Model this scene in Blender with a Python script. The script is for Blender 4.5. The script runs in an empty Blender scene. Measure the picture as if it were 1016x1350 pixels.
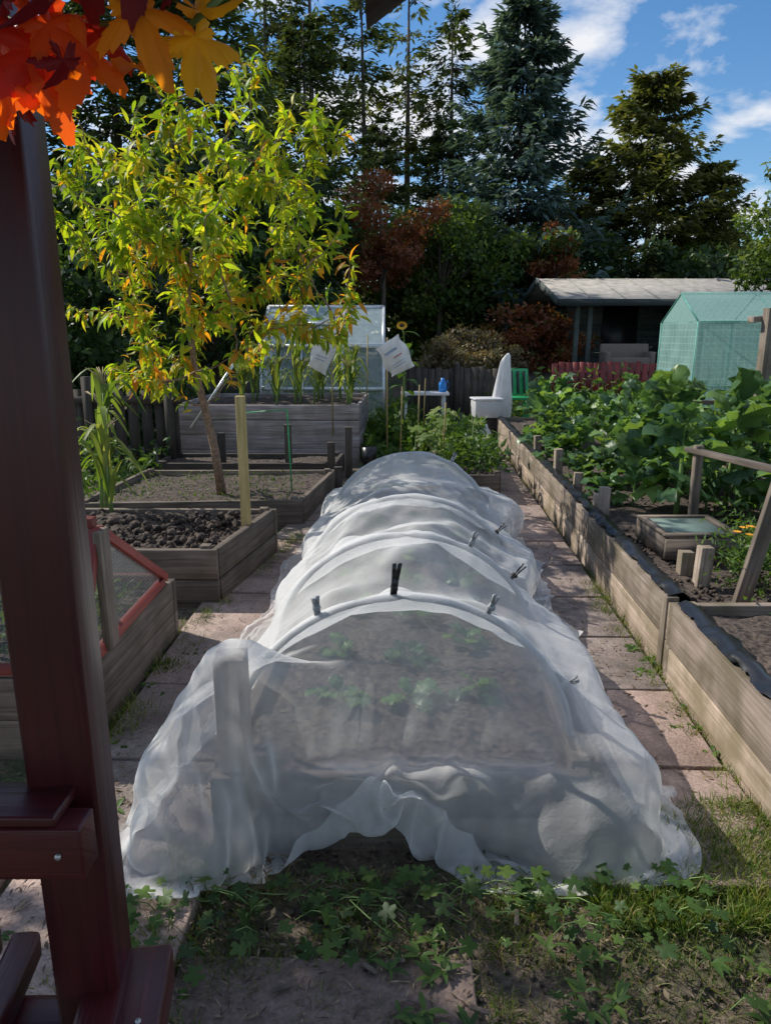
import bpy, math, time
import numpy as np
from mathutils import Vector, Matrix, Euler
T0=time.time()
R=np.random.default_rng(7)
scene=bpy.context.scene
scene.view_settings.view_transform='Standard'
scene.view_settings.look='None'
scene.view_settings.exposure=0

# ------------------------------------------------------------ materials
def newmat(name):
    m=bpy.data.materials.new(name); m.use_nodes=True
    nt=m.node_tree; nt.nodes.clear()
    out=nt.nodes.new('ShaderNodeOutputMaterial')
    return m,nt,out
def nd(nt,t,**k):
    n=nt.nodes.new(t)
    for a,b in k.items():
        if a.startswith('i_'):
            key=a[2:]
            key=int(key) if key.isdigit() else key.replace('_',' ')
            n.inputs[key].default_value=b
        else: setattr(n,a,b)
    return n
def c4(c): return (c[0],c[1],c[2],1)
def ramp(nt,stops,fac=None,interp='LINEAR'):
    r=nt.nodes.new('ShaderNodeValToRGB'); cr=r.color_ramp; cr.interpolation=interp
    while len(cr.elements)>1: cr.elements.remove(cr.elements[-1])
    cr.elements[0].position=stops[0][0]; cr.elements[0].color=c4(stops[0][1])
    for p,c in stops[1:]:
        e=cr.elements.new(p); e.color=c4(c)
    if fac is not None: nt.links.new(fac,r.inputs[0])
    return r
def mixc(nt,fac,a,b,mode='MIX'):
    m=nt.nodes.new('ShaderNodeMix'); m.data_type='RGBA'; m.blend_type=mode
    for s,v in ((m.inputs[0],fac),(m.inputs[6],a),(m.inputs[7],b)):
        if isinstance(v,(int,float)): s.default_value=v
        elif isinstance(v,tuple): s.default_value=c4(v)
        else: nt.links.new(v,s)
    return m.outputs[2]

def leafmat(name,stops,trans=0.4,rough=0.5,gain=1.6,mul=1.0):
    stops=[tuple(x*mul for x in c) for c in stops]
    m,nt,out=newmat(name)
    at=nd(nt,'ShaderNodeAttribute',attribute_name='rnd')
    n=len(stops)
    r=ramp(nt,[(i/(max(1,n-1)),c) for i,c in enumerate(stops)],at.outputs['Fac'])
    geo=nd(nt,'ShaderNodeNewGeometry')
    no=nd(nt,'ShaderNodeTexNoise',i_Scale=1.3); nt.links.new(geo.outputs['Position'],no.inputs['Vector'])
    r2=ramp(nt,[(0.3,(0.6,0.6,0.6)),(0.7,(1.25,1.25,1.2))],no.outputs[0])
    col=mixc(nt,1.0,r.outputs[0],r2.outputs[0],'MULTIPLY')
    b=nd(nt,'ShaderNodeBsdfPrincipled',i_Roughness=rough)
    b.inputs['Specular IOR Level'].default_value=0.35
    nt.links.new(col,b.inputs['Base Color'])
    tr=nd(nt,'ShaderNodeBsdfTranslucent')
    col2=mixc(nt,1.0,col,(gain,gain*0.95,gain*0.35),'MULTIPLY')
    nt.links.new(col2,tr.inputs[0])
    mx=nd(nt,'ShaderNodeMixShader'); mx.inputs[0].default_value=trans
    nt.links.new(b.outputs[0],mx.inputs[1]); nt.links.new(tr.outputs[0],mx.inputs[2])
    nt.links.new(mx.outputs[0],out.inputs[0])
    return m

def woodmat(name,dark,light,stain=(0.25,0.27,0.2),grain=45,rough=0.85,bump=0.5,stainamt=0.5):
    m,nt,out=newmat(name)
    uv=nd(nt,'ShaderNodeUVMap'); 
    mp=nd(nt,'ShaderNodeMapping'); mp.inputs['Scale'].default_value=(2.2,grain,1)
    nt.links.new(uv.outputs[0],mp.inputs[0])
    n1=nd(nt,'ShaderNodeTexNoise',i_Scale=1.0,i_Detail=6.0,i_Distortion=0.6); nt.links.new(mp.outputs[0],n1.inputs['Vector'])
    r=ramp(nt,[(0.3,dark),(0.7,light)],n1.outputs[0])
    geo=nd(nt,'ShaderNodeNewGeometry')
    n2=nd(nt,'ShaderNodeTexNoise',i_Scale=5.0,i_Detail=5.0); nt.links.new(geo.outputs['Position'],n2.inputs['Vector'])
    r2=ramp(nt,[(0.4,(0,0,0)),(0.65,(stainamt,)*3)],n2.outputs[0])
    col=mixc(nt,r2.outputs[0],r.outputs[0],tuple(dark[i]*stain[i]*3 for i in range(3)))
    at=nd(nt,'ShaderNodeAttribute',attribute_name='rnd')
    r3=ramp(nt,[(0,(0.65,0.65,0.66)),(1,(1.25,1.22,1.18))],at.outputs['Fac'])
    col=mixc(nt,1.0,col,r3.outputs[0],'MULTIPLY')
    b=nd(nt,'ShaderNodeBsdfPrincipled',i_Roughness=rough)
    nt.links.new(col,b.inputs['Base Color'])
    bp=nd(nt,'ShaderNodeBump',i_Strength=bump,i_Distance=0.004); nt.links.new(n1.outputs[0],bp.inputs['Height'])
    nt.links.new(bp.outputs[0],b.inputs['Normal'])
    nt.links.new(b.outputs[0],out.inputs[0])
    return m

def plain(name,col,rough=0.6,metal=0,spec=0.5,noise=0.15,scale=12,bump=0.0,col2=None,trans=0):
    m,nt,out=newmat(name)
    geo=nd(nt,'ShaderNodeNewGeometry')
    n=nd(nt,'ShaderNodeTexNoise',i_Scale=scale,i_Detail=6.0); nt.links.new(geo.outputs['Position'],n.inputs['Vector'])
    a=tuple(c*(1-noise) for c in col); bb=col2 or tuple(min(1,c*(1+noise)) for c in col)
    r=ramp(nt,[(0.35,a),(0.65,bb)],n.outputs[0])
    b=nd(nt,'ShaderNodeBsdfPrincipled',i_Roughness=rough,i_Metallic=metal)
    b.inputs['Specular IOR Level'].default_value=spec
    nt.links.new(r.outputs[0],b.inputs['Base Color'])
    if bump:
        bp=nd(nt,'ShaderNodeBump',i_Strength=bump,i_Distance=0.01); nt.links.new(n.outputs[0],bp.inputs['Height'])
        nt.links.new(bp.outputs[0],b.inputs['Normal'])
    if trans:
        tr=nd(nt,'ShaderNodeBsdfTranslucent'); nt.links.new(r.outputs[0],tr.inputs[0])
        mx=nd(nt,'ShaderNodeMixShader'); mx.inputs[0].default_value=trans
        nt.links.new(b.outputs[0],mx.inputs[1]); nt.links.new(tr.outputs[0],mx.inputs[2])
        nt.links.new(mx.outputs[0],out.inputs[0])
    else: nt.links.new(b.outputs[0],out.inputs[0])
    return m

def sheer(name,col,alpha=0.4,edge=0.5,transl=0.5,weave=0,wcol=None,gloss=0.0,bump=0,blend=.35):
    m,nt,out=newmat(name)
    lw=nd(nt,'ShaderNodeLayerWeight',i_Blend=blend)
    geo=nd(nt,'ShaderNodeNewGeometry')
    n=nd(nt,'ShaderNodeTexNoise',i_Scale=9.0,i_Detail=5.0); nt.links.new(geo.outputs['Position'],n.inputs['Vector'])
    mr=nd(nt,'ShaderNodeMapRange'); mr.inputs[3].default_value=alpha; mr.inputs[4].default_value=min(1,alpha+edge)
    nt.links.new(lw.outputs['Facing'],mr.inputs[0])
    ad=nd(nt,'ShaderNodeMath',operation='MULTIPLY_ADD'); ad.inputs[1].default_value=0.3
    nt.links.new(n.outputs[0],ad.inputs[0])
    sb=nd(nt,'ShaderNodeMath',operation='SUBTRACT'); sb.inputs[1].default_value=0.15
    nt.links.new(mr.outputs[0],sb.inputs[0]); nt.links.new(sb.outputs[0],ad.inputs[2])
    fac=ad.outputs[0]
    if weave:
        uv=nd(nt,'ShaderNodeUVMap')
        br=nd(nt,'ShaderNodeTexBrick',i_Scale=weave); br.offset=0
        br.inputs['Mortar Size'].default_value=0.06; br.inputs['Brick Width'].default_value=1.0;br.inputs['Row Height'].default_value=1.0
        nt.links.new(uv.outputs[0],br.inputs[0])
        ad2=nd(nt,'ShaderNodeMath',operation='MULTIPLY_ADD'); ad2.inputs[1].default_value=0.35
        nt.links.new(br.outputs['Fac'],ad2.inputs[0]); nt.links.new(fac,ad2.inputs[2]); fac=ad2.outputs[0]
    cl=nd(nt,'ShaderNodeClamp'); nt.links.new(fac,cl.inputs[0])
    d=nd(nt,'ShaderNodeBsdfPrincipled',i_Roughness=0.55); d.inputs['Base Color'].default_value=c4(col)
    d.inputs['Specular IOR Level'].default_value=0.3+gloss
    t=nd(nt,'ShaderNodeBsdfTranslucent'); t.inputs[0].default_value=c4(wcol or col)
    if bump:
        nb=nd(nt,'ShaderNodeTexNoise',i_Scale=38.0,i_Detail=4.0,i_Distortion=1.5); nt.links.new(geo.outputs['Position'],nb.inputs['Vector'])
        bp=nd(nt,'ShaderNodeBump',i_Strength=bump,i_Distance=0.01); nt.links.new(nb.outputs[0],bp.inputs['Height'])
        nt.links.new(bp.outputs[0],d.inputs['Normal']);nt.links.new(bp.outputs[0],t.inputs['Normal'])
    m1=nd(nt,'ShaderNodeMixShader'); m1.inputs[0].default_value=transl
    nt.links.new(d.outputs[0],m1.inputs[1]); nt.links.new(t.outputs[0],m1.inputs[2])
    tp=nd(nt,'ShaderNodeBsdfTransparent')
    m2=nd(nt,'ShaderNodeMixShader'); nt.links.new(cl.outputs[0],m2.inputs[0])
    nt.links.new(tp.outputs[0],m2.inputs[1]); nt.links.new(m1.outputs[0],m2.inputs[2])
    nt.links.new(m2.outputs[0],out.inputs[0])
    return m

M={}
M['wood']=woodmat('weathered_wood',(0.085,0.066,0.052),(0.26,0.205,0.165))
M['woodL']=woodmat('sunbleached_wood',(0.19,0.145,0.112),(0.47,0.38,0.31),stainamt=.8)
M['woodD']=woodmat('dark_wood',(0.04,0.032,0.027),(0.12,0.093,0.078))
M['woodG']=woodmat('grey_wood',(0.18,0.15,0.15),(0.42,0.37,0.37))
M['stake']=woodmat('stake_wood',(0.25,0.19,0.07),(0.52,0.41,0.19),stainamt=0.2)
M['red']=woodmat('red_paint',(0.05,0.008,0.011),(0.10,0.015,0.018),rough=0.36,bump=0.5,stainamt=0.5)
M['redB']=woodmat('bright_red_paint',(0.18,0.026,0.023),(0.32,0.048,0.04),rough=0.5)
M['soil']=plain('soil',(0.05,0.035,0.028),0.95,noise=0.6,scale=40,bump=1.0,col2=(0.12,0.088,0.068))
M['black']=plain('black_plastic',(0.015,0.015,0.017),0.3,noise=0.3)
M['white']=plain('white_plastic',(0.75,0.75,0.76),0.45,noise=0.06,trans=0.3)
M['metal']=plain('aluminium',(0.65,0.67,0.67),0.35,metal=0.5,noise=0.1)
M['pipe']=plain('pipe_plastic',(0.30,0.31,0.32),0.4)
M['bark']=plain('bark',(0.11,0.085,0.07),0.9,noise=0.4,scale=30,bump=0.8)
M['barkp']=plain('peach_bark',(0.26,0.16,0.105),0.8,noise=0.4,scale=40,bump=0.5)
M['stem']=plain('green_stem',(0.16,0.25,0.07),0.6,noise=0.3)
M['shedw']=woodmat('cabin_cladding',(0.05,0.065,0.063),(0.10,0.12,0.115),grain=30)
M['roof']=plain('roof_felt',(0.32,0.30,0.27),0.9,noise=0.2,scale=6)
M['dark']=plain('dark_interior',(0.012,0.012,0.014),0.4)
M['blue']=plain('blue_plastic',(0.02,0.22,0.65),0.4)
M['greenp']=plain('green_plastic',(0.03,0.35,0.12),0.4)
M['tealp']=plain('teal_frame_plastic',(0.08,0.30,0.24),0.5)
M['wick']=plain('wicker',(0.22,0.17,0.14),0.8,noise=0.3,scale=60)

# ------------------------------------------------------------ builder
class MB:
    def __init__(s): s.V=[];s.L=[];s.T=[];s.M=[];s.Rn=[];s.U=[];s.n=0
    def chunk(s,V,loops,tot,mi=0,rnd=None,uv=None):
        V=np.asarray(V,float).reshape(-1,3); loops=np.asarray(loops).ravel(); tot=np.asarray(tot).ravel()
        s.V.append(V); s.L.append(loops+s.n); s.T.append(tot); s.n+=len(V)
        s.M.append(np.full(len(tot),mi) if np.isscalar(mi) else mi)
        s.Rn.append(np.full(len(tot),R.random()) if rnd is None else (np.full(len(tot),rnd) if np.isscalar(rnd) else rnd))
        s.U.append(V[loops][:,:2] if uv is None else uv)
    def faces(s,V,F,mi=0,rnd=None,uv=None):
        s.chunk(V,[i for f in F for i in f],[len(f) for f in F],mi,rnd,uv)
    def box(s,c,size,rot=None,mi=0,rnd=None):
        h=np.array(size)/2
        l=np.array([[x,y,z] for x in(-1,1) for y in(-1,1) for z in(-1,1)])*h
        F=[(0,1,3,2),(4,6,7,5),(0,4,5,1),(2,3,7,6),(0,2,6,4),(1,5,7,3)]
        a=int(np.argmax(size)); o=[k for k in range(3) if k!=a]
        off=R.random(2)*20
        uv=[]
        for f in F:
            for i in f: uv.append((l[i][a]+off[0], l[i][o[0]]+l[i][o[1]]*1.0+off[1]))
        Mx=np.eye(3)
        if rot is not None:
            Mx=np.array(rot.to_matrix() if isinstance(rot,(Euler,)) else rot) if not isinstance(rot,(int,float)) else np.array(Euler((0,0,rot)).to_matrix())
        s.faces(l@Mx.T+np.array(c),F,mi,rnd,np.array(uv))
    def beam(s,p0,p1,w,h,mi=0,rnd=None):
        p0=np.array(p0,float);p1=np.array(p1,float);d=p1-p0;L=np.linalg.norm(d);y=d/L
        up=np.array([0,0,1.]) if abs(y[2])<0.95 else np.array([0,1.,0])
        x=np.cross(y,up);x/=np.linalg.norm(x);z=np.cross(x,y)
        s.box((p0+p1)/2,(w,L,h),np.stack([x,y,z],1),mi,rnd)
    def tube(s,pts,r,n=8,mi=0,rnd=None,cap=True):
        pts=np.array(pts,float);k=len(pts); r=np.full(k,r) if np.isscalar(r) else np.array(r)
        t=np.gradient(pts,axis=0);t/=np.linalg.norm(t,axis=1)[:,None]+1e-9
        ref=np.array([0,0,1.]) if abs(t[0][2])<0.8 else np.array([1.,0,0])
        V=[]
        for i in range(k):
            x=np.cross(t[i],ref);x/=np.linalg.norm(x)+1e-9;y=np.cross(t[i],x)
            a=np.arange(n)/n*2*np.pi
            V.append(pts[i]+r[i]*(np.cos(a)[:,None]*x+np.sin(a)[:,None]*y))
        V=np.concatenate(V);F=[]
        for i in range(k-1):
            for j in range(n):
                F.append((i*n+j,i*n+(j+1)%n,(i+1)*n+(j+1)%n,(i+1)*n+j))
        if cap: F.append(tuple(range(n))[::-1]);F.append(tuple((k-1)*n+j for j in range(n)))
        s.faces(V,F,mi,rnd)
    def scatter(s,tpl,loc,Rm,sc,mi=0,rnd=None):
        tv,tf=tpl; N=len(loc); K=len(tv)
        if N==0: return
        sc=np.asarray(sc,float)
        if sc.ndim==0: sc=np.full(N,float(sc))
        if sc.ndim==1: tvs=tv[None]*sc[:,None,None]
        else: tvs=tv[None]*sc[:,None,:]
        V=np.einsum('nij,nkj->nki',Rm,tvs)+loc[:,None,:]
        tl=np.array([i for f in tf for i in f]); tt=np.array([len(f) for f in tf])
        L=(np.arange(N)*K)[:,None]+tl[None]
        tot=np.tile(tt,N)
        if rnd is None: rnd=R.random(N)
        s.chunk(V.reshape(-1,3),L.ravel(),tot,mi,np.repeat(rnd,len(tf)))
    def grid(s,V,nu,nv,mi=0,rnd=None,uv=None):
        i=np.arange(nu-1)[:,None]*nv+np.arange(nv-1)[None]
        L=np.stack([i,i+nv,i+nv+1,i+1],-1).reshape(-1)
        s.chunk(V,L,np.full((nu-1)*(nv-1),4),mi,rnd,None if uv is None else uv.reshape(-1,2)[L])
    def done(s,name,mats,parent=None,bevel=0,smooth=False,subsurf=0):
        me=bpy.data.meshes.new(name)
        V=np.concatenate(s.V);L=np.concatenate(s.L).astype(np.int32);T=np.concatenate(s.T).astype(np.int32)
        me.vertices.add(len(V));me.loops.add(len(L));me.polygons.add(len(T))
        me.vertices.foreach_set('co',V.astype(np.float32).ravel())
        me.loops.foreach_set('vertex_index',L)
        me.polygons.foreach_set('loop_start',(np.cumsum(T)-T).astype(np.int32))
        for m in mats: me.materials.append(m)
        me.polygons.foreach_set('material_index',np.concatenate(s.M).astype(np.int32))
        if smooth: me.polygons.foreach_set('use_smooth',np.ones(len(T),bool))
        me.update(calc_edges=True)
        a=me.attributes.new('rnd','FLOAT','FACE');a.data.foreach_set('value',np.concatenate(s.Rn).astype(np.float32))
        u=me.uv_layers.new(name='UVMap');u.data.foreach_set('uv',np.concatenate(s.U).astype(np.float32).ravel())
        me.validate()
        ob=bpy.data.objects.new(name,me);scene.collection.objects.link(ob)
        if parent: ob.parent=parent
        if bevel:
            b=ob.modifiers.new('Bevel','BEVEL');b.width=bevel;b.segments=2;b.limit_method='ANGLE'
        if subsurf:
            b=ob.modifiers.new('Sub','SUBSURF');b.levels=subsurf;b.render_levels=subsurf
        return ob

def nrm(a): return a/(np.linalg.norm(a,axis=-1,keepdims=True)+1e-9)
def frames(d,up):
    y=nrm(np.asarray(d,float)); up=np.broadcast_to(np.asarray(up,float),y.shape)
    x=nrm(np.cross(y,up)); z=np.cross(x,y)
    return np.stack([x,y,z],-1)
def rdir(n): return nrm(R.normal(size=(n,3)))
DIA=(np.array([[0,0,0],[.5,.45,.03],[0,1,-.12],[-.5,.45,.03]]),[(0,1,2,3)])
def lance(w=0.22):
    v=[[0,0,0]];f=[]
    rows=[(.25,.42,.05),(.55,.5,.04),(.82,.28,-.08)]
    for y,ww,z in rows: v+=[[-ww*w,y,z],[0,y,z-.03],[ww*w,y,z]]
    v.append([0,1,-.25])
    f=[(0,2,1),(0,3,2),(1,2,5,4),(2,3,6,5),(4,5,8,7),(5,6,9,8),(7,8,10),(8,9,10)]
    return np.array(v,float),f
LAN=lance(.3)
LANN=lance(.25)
def strip(n,w,fn):
    v=[];f=[]
    for i in range(n+1):
        t=i/n; y,z=fn(t); ww=w*(1-t)**.6*(min(1,t*6+.35))/2+.0005
        v+=[[-ww,y,z+abs(ww)*.35],[0,y,z],[ww,y,z+abs(ww)*.35]]
    for i in range(n):
        a=i*3; f+=[(a,a+1,a+4,a+3),(a+1,a+2,a+5,a+4)]
    return np.array(v,float),f
CORN=strip(10,.13,lambda t:(t*.75+.05*math.sin(t*3), .55*math.sin(t*2.6)-.35*t*t*t))
BLADE=(np.array([[-.03,0,0],[.03,0,0],[-.024,.4,.06],[.024,.4,.06],[-.015,.75,.2],[.015,.75,.2],[0,1,.42]]),[(0,1,3,2),(2,3,5,4),(4,5,6)])
def lobed(nl=5,depth=.45,n=40,teeth=.06,curl=.25):
    v=[[0,.0,0]];
    for i in range(n+1):
        a=-math.pi*.88+ (2*math.pi*.88)*i/n
        r=(1-depth)+depth*abs(math.cos(a*nl/2.0*1.02))**.8
        r*=1-.25*abs(a)/math.pi
        r+=teeth*(1 if i%2 else -1)
        x=r*math.sin(a);y=r*math.cos(a)
        v.append([x*.95,y,-curl*(x*x+y*y)+.05*math.cos(a*nl)])
    f=[(0,i+1,i) for i in range(1,n+1)]
    return np.array(v,float),f
def maple(curl,seed,n=60):
    g=np.random.default_rng(seed);tips=[(-2.35,.45),(-1.25,.82),(0,1.05),(1.25,.82),(2.35,.45)]
    v=[[0,0,0]];ring=[]
    for i in range(n+1):
        a=-2.75+5.5*i/n
        r=.34
        for (ta,tl) in tips:
            d=abs(a-ta);r=max(r,tl*max(0,1-d/.72)**.75+.10)
        r+=.045*(1 if i%2 else -1)*(.5+g.random())
        x,y=r*math.sin(a),r*math.cos(a)
        ring.append((x,y,r,a))
    fold=lambda a:.10*math.cos(a*5)
    for (x,y,r,a) in ring: v.append([x*.5,y*.5,fold(a)*.5-curl*.25*r*r])
    for (x,y,r,a) in ring: v.append([x,y,fold(a)-curl*r*r+g.normal()*.02])
    m=n+1
    f=[(0,i+1,i) for i in range(1,m)]+[(i,i+1,i+1+m,i+m) for i in range(1,m)]
    return np.array(v,float),f
MPL=[maple(.35,1),maple(-.3,2),maple(.6,3)]
CRN=lobed(5,.5,30,.05,.15)
def kale(seed):
    g=np.random.default_rng(seed);nu,nv=7,10;v=[]
    ph=g.random(4)*6
    for i in range(nu):
        for j in range(nv):
            t=j/(nv-1);s=(i/(nu-1)-.5)*2
            if t>.3: w=.05+.27*math.sin((t-.3)/.7*math.pi*.88+.12)**.7
            else: w=.022+.05*(t>.15)*abs(math.sin(t*40))
            w*=1+.22*math.sin(j*2.3+ph[0]+s)
            y=t;z=.15*t-.40*t*t*t
            z+=-abs(s)**1.5*w*.15+.13*math.sin(j*1.9+ph[1]+i*1.5)*abs(s)*(t>.3)
            v.append([s*w,y,z])
    f=[(i*nv+j,(i+1)*nv+j,(i+1)*nv+j+1,i*nv+j+1) for i in range(nu-1) for j in range(nv-1)]
    return np.array(v,float),f
KAL=[kale(i) for i in range(5)]
def frames_random(n,upbias=0.0):
    d=rdir(n); d[:,2]+=upbias
    return frames(d,rdir(n))

# ------------------------------------------------------------ leaf materials
LM={}
LM['spruce']=leafmat('spruce_needles',[(0.018,0.035,0.035),(0.05,0.085,0.085),(0.12,0.18,0.19)],.25,mul=1.5)
LM['pine']=leafmat('pine_needles',[(0.015,0.03,0.014),(0.045,0.07,0.024),(0.10,0.125,0.04)],.3,mul=1.5)
LM['olive']=leafmat('olive_needles',[(0.03,0.045,0.014),(0.075,0.09,0.027),(0.15,0.15,0.045)],.35,mul=1.5)
LM['laurel']=leafmat('hedge_leaves',[(0.012,0.027,0.009),(0.03,0.06,0.017),(0.07,0.12,0.03)],.3,mul=1.4)
LM['broad']=leafmat('broad_leaves',[(0.03,0.055,0.013),(0.065,0.11,0.022),(0.14,0.18,0.035)],.4,mul=1.4)
LM['rust']=leafmat('rust_leaves',[(0.12,0.04,0.02),(0.2,0.065,0.032),(0.10,0.11,0.035)],.4,mul=1.5)
LM['hedgeb']=leafmat('brown_hedge',[(0.10,0.075,0.04),(0.21,0.155,0.085),(0.15,0.15,0.06)],.25,mul=1.2)
LM['peach']=leafmat('peach_leaves',[(0.11,0.21,0.02),(0.22,0.34,0.028),(0.36,0.45,0.035),(0.54,0.50,0.045),(0.68,0.30,0.035)],.52,gain=1.7)
LM['kale']=leafmat('brassica_leaves',[(0.065,0.135,0.07),(0.12,0.23,0.10),(0.24,0.38,0.11)],.42,rough=.36)
LM['corn']=leafmat('corn_leaves',[(0.11,0.19,0.035),(0.19,0.28,0.06),(0.36,0.38,0.13)],.45)
LM['grass']=leafmat('grass_blades',[(0.06,0.11,0.02),(0.11,0.19,0.03),(0.20,0.25,0.06),(0.36,0.30,0.15)],.38)
LM['weed']=leafmat('weed_leaves',[(0.04,0.085,0.022),(0.075,0.15,0.033),(0.14,0.22,0.045)],.4)
LM['litter']=leafmat('leaf_litter',[(0.05,0.03,0.02),(0.14,0.095,0.06),(0.32,0.25,0.16)],.1)
LM['mred']=leafmat('red_leaves',[(0.36,0.02,0.015),(0.55,0.04,0.02),(0.65,0.13,0.02)],.5,gain=1.6)
LM['morange']=leafmat('orange_leaves',[(0.65,0.13,0.01),(0.75,0.27,0.02),(0.8,0.42,0.03)],.55,gain=1.6)
LM['mdark']=leafmat('maroon_leaves',[(0.12,0.01,0.02),(0.25,0.018,0.025)],.38)

# ------------------------------------------------------------ world, sun, camera
az=math.radians(-62); el=math.radians(42)   # azimuth clockwise from +Y
S=Vector((math.sin(az)*math.cos(el),math.cos(az)*math.cos(el),math.sin(el)))
w=bpy.data.worlds.new('World');scene.world=w;w.use_nodes=True
nt=w.node_tree;nt.nodes.clear()
out=nt.nodes.new('ShaderNodeOutputWorld')
sky=nt.nodes.new('ShaderNodeTexSky');sky.sky_type='NISHITA';sky.sun_disc=False;sky.sun_elevation=el;sky.sun_rotation=az
sky.air_density=1.0;sky.dust_density=0.1;sky.ozone_density=3.0
hs=nt.nodes.new('ShaderNodeHueSaturation');hs.inputs['Saturation'].default_value=1.22;hs.inputs['Value'].default_value=1.0;nt.links.new(sky.outputs[0],hs.inputs['Color'])
bg=nt.nodes.new('ShaderNodeBackground');bg.inputs[1].default_value=0.14;nt.links.new(hs.outputs[0],bg.inputs[0])
tc=nt.nodes.new('ShaderNodeTexCoord');sx=nt.nodes.new('ShaderNodeSeparateXYZ');nt.links.new(tc.outputs['Generated'],sx.inputs[0])
zm=nd(nt,'ShaderNodeMath',operation='MAXIMUM');zm.inputs[1].default_value=0.0;nt.links.new(sx.outputs[2],zm.inputs[0])
za=nd(nt,'ShaderNodeMath',operation='ADD');za.inputs[1].default_value=0.3;nt.links.new(zm.outputs[0],za.inputs[0])
dx=nd(nt,'ShaderNodeMath',operation='DIVIDE');nt.links.new(sx.outputs[0],dx.inputs[0]);nt.links.new(za.outputs[0],dx.inputs[1])
dy=nd(nt,'ShaderNodeMath',operation='DIVIDE');nt.links.new(sx.outputs[1],dy.inputs[0]);nt.links.new(za.outputs[0],dy.inputs[1])
cb=nt.nodes.new('ShaderNodeCombineXYZ');nt.links.new(dx.outputs[0],cb.inputs[0]);nt.links.new(dy.outputs[0],cb.inputs[1]);cb.inputs[2].default_value=3.3
cn=nd(nt,'ShaderNodeTexNoise',i_Scale=3.8,i_Detail=9.0,i_Roughness=0.56,i_Distortion=0.2);nt.links.new(cb.outputs[0],cn.inputs['Vector'])
crp=ramp(nt,[(0.475,(0,0,0)),(0.55,(.55,.55,.55)),(0.63,(1,1,1))],cn.outputs[0])
cbg=nt.nodes.new('ShaderNodeBackground');cbg.inputs[0].default_value=(0.93,0.95,1,1);cbg.inputs[1].default_value=0.95
mxs=nt.nodes.new('ShaderNodeMixShader');nt.links.new(crp.outputs[0],mxs.inputs[0]);nt.links.new(bg.outputs[0],mxs.inputs[1]);nt.links.new(cbg.outputs[0],mxs.inputs[2])
nt.links.new(mxs.outputs[0],out.inputs[0])
sl=bpy.data.lights.new('sun','SUN');sl.energy=5.0;sl.angle=math.radians(.5);sl.color=(1,.95,.86)
so=bpy.data.objects.new('sun',sl);scene.collection.objects.link(so);so.location=S*30
so.rotation_euler=(-S).to_track_quat('-Z','Y').to_euler()
cam=bpy.data.cameras.new('camera');co=bpy.data.objects.new('camera',cam);scene.collection.objects.link(co)
cam.sensor_fit='VERTICAL';cam.sensor_height=36;cam.lens=25;cam.clip_end=2000;cam.clip_start=.02
co.location=(0,0,1.6);co.rotation_euler=(math.radians(76),0,0);scene.camera=co

# ------------------------------------------------------------ terrain
def tz(y): 
    t=np.clip((np.asarray(y,float)-12.5)/8,0,1);return .85*t*t*(3-2*t)
gx=np.unique(np.concatenate([np.linspace(-300,-14,10),np.linspace(-14,14,57),np.linspace(14,300,10)]))
gy=np.unique(np.concatenate([np.linspace(-200,-3,8),np.linspace(-3,26,90),np.linspace(26,500,12)]))
X,Y=np.meshgrid(gx,gy,indexing='ij')
Z=tz(Y)+.012*np.sin(X*3.1+Y*1.7)*np.sin(Y*2.3)-.008
m,nt,out=newmat('ground_soil')
geo=nd(nt,'ShaderNodeNewGeometry')
n1=nd(nt,'ShaderNodeTexNoise',i_Scale=1.4,i_Detail=8.0);n2=nd(nt,'ShaderNodeTexNoise',i_Scale=45.0,i_Detail=6.0)
for q in(n1,n2):nt.links.new(geo.outputs['Position'],q.inputs['Vector'])
a=ramp(nt,[(0.3,(0.05,0.037,0.028)),(0.7,(0.18,0.14,0.10))],n2.outputs[0])
b_=ramp(nt,[(0.3,(0.03,0.043,0.016)),(0.7,(0.08,0.10,0.035))],n2.outputs[0])
f=ramp(nt,[(0.48,(0,0,0)),(0.6,(1,1,1))],n1.outputs[0])
cc=mixc(nt,f.outputs[0],a.outputs[0],b_.outputs[0])
bs=nd(nt,'ShaderNodeBsdfPrincipled',i_Roughness=.95);nt.links.new(cc,bs.inputs['Base Color'])
bp=nd(nt,'ShaderNodeBump',i_Strength=.9,i_Distance=.02);nt.links.new(n2.outputs[0],bp.inputs['Height']);nt.links.new(bp.outputs[0],bs.inputs['Normal'])
nt.links.new(bs.outputs[0],out.inputs[0])
g=MB();g.grid(np.stack([X,Y,Z],-1).reshape(-1,3),len(gx),len(gy));g.done('ground',[m],smooth=True)

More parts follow.
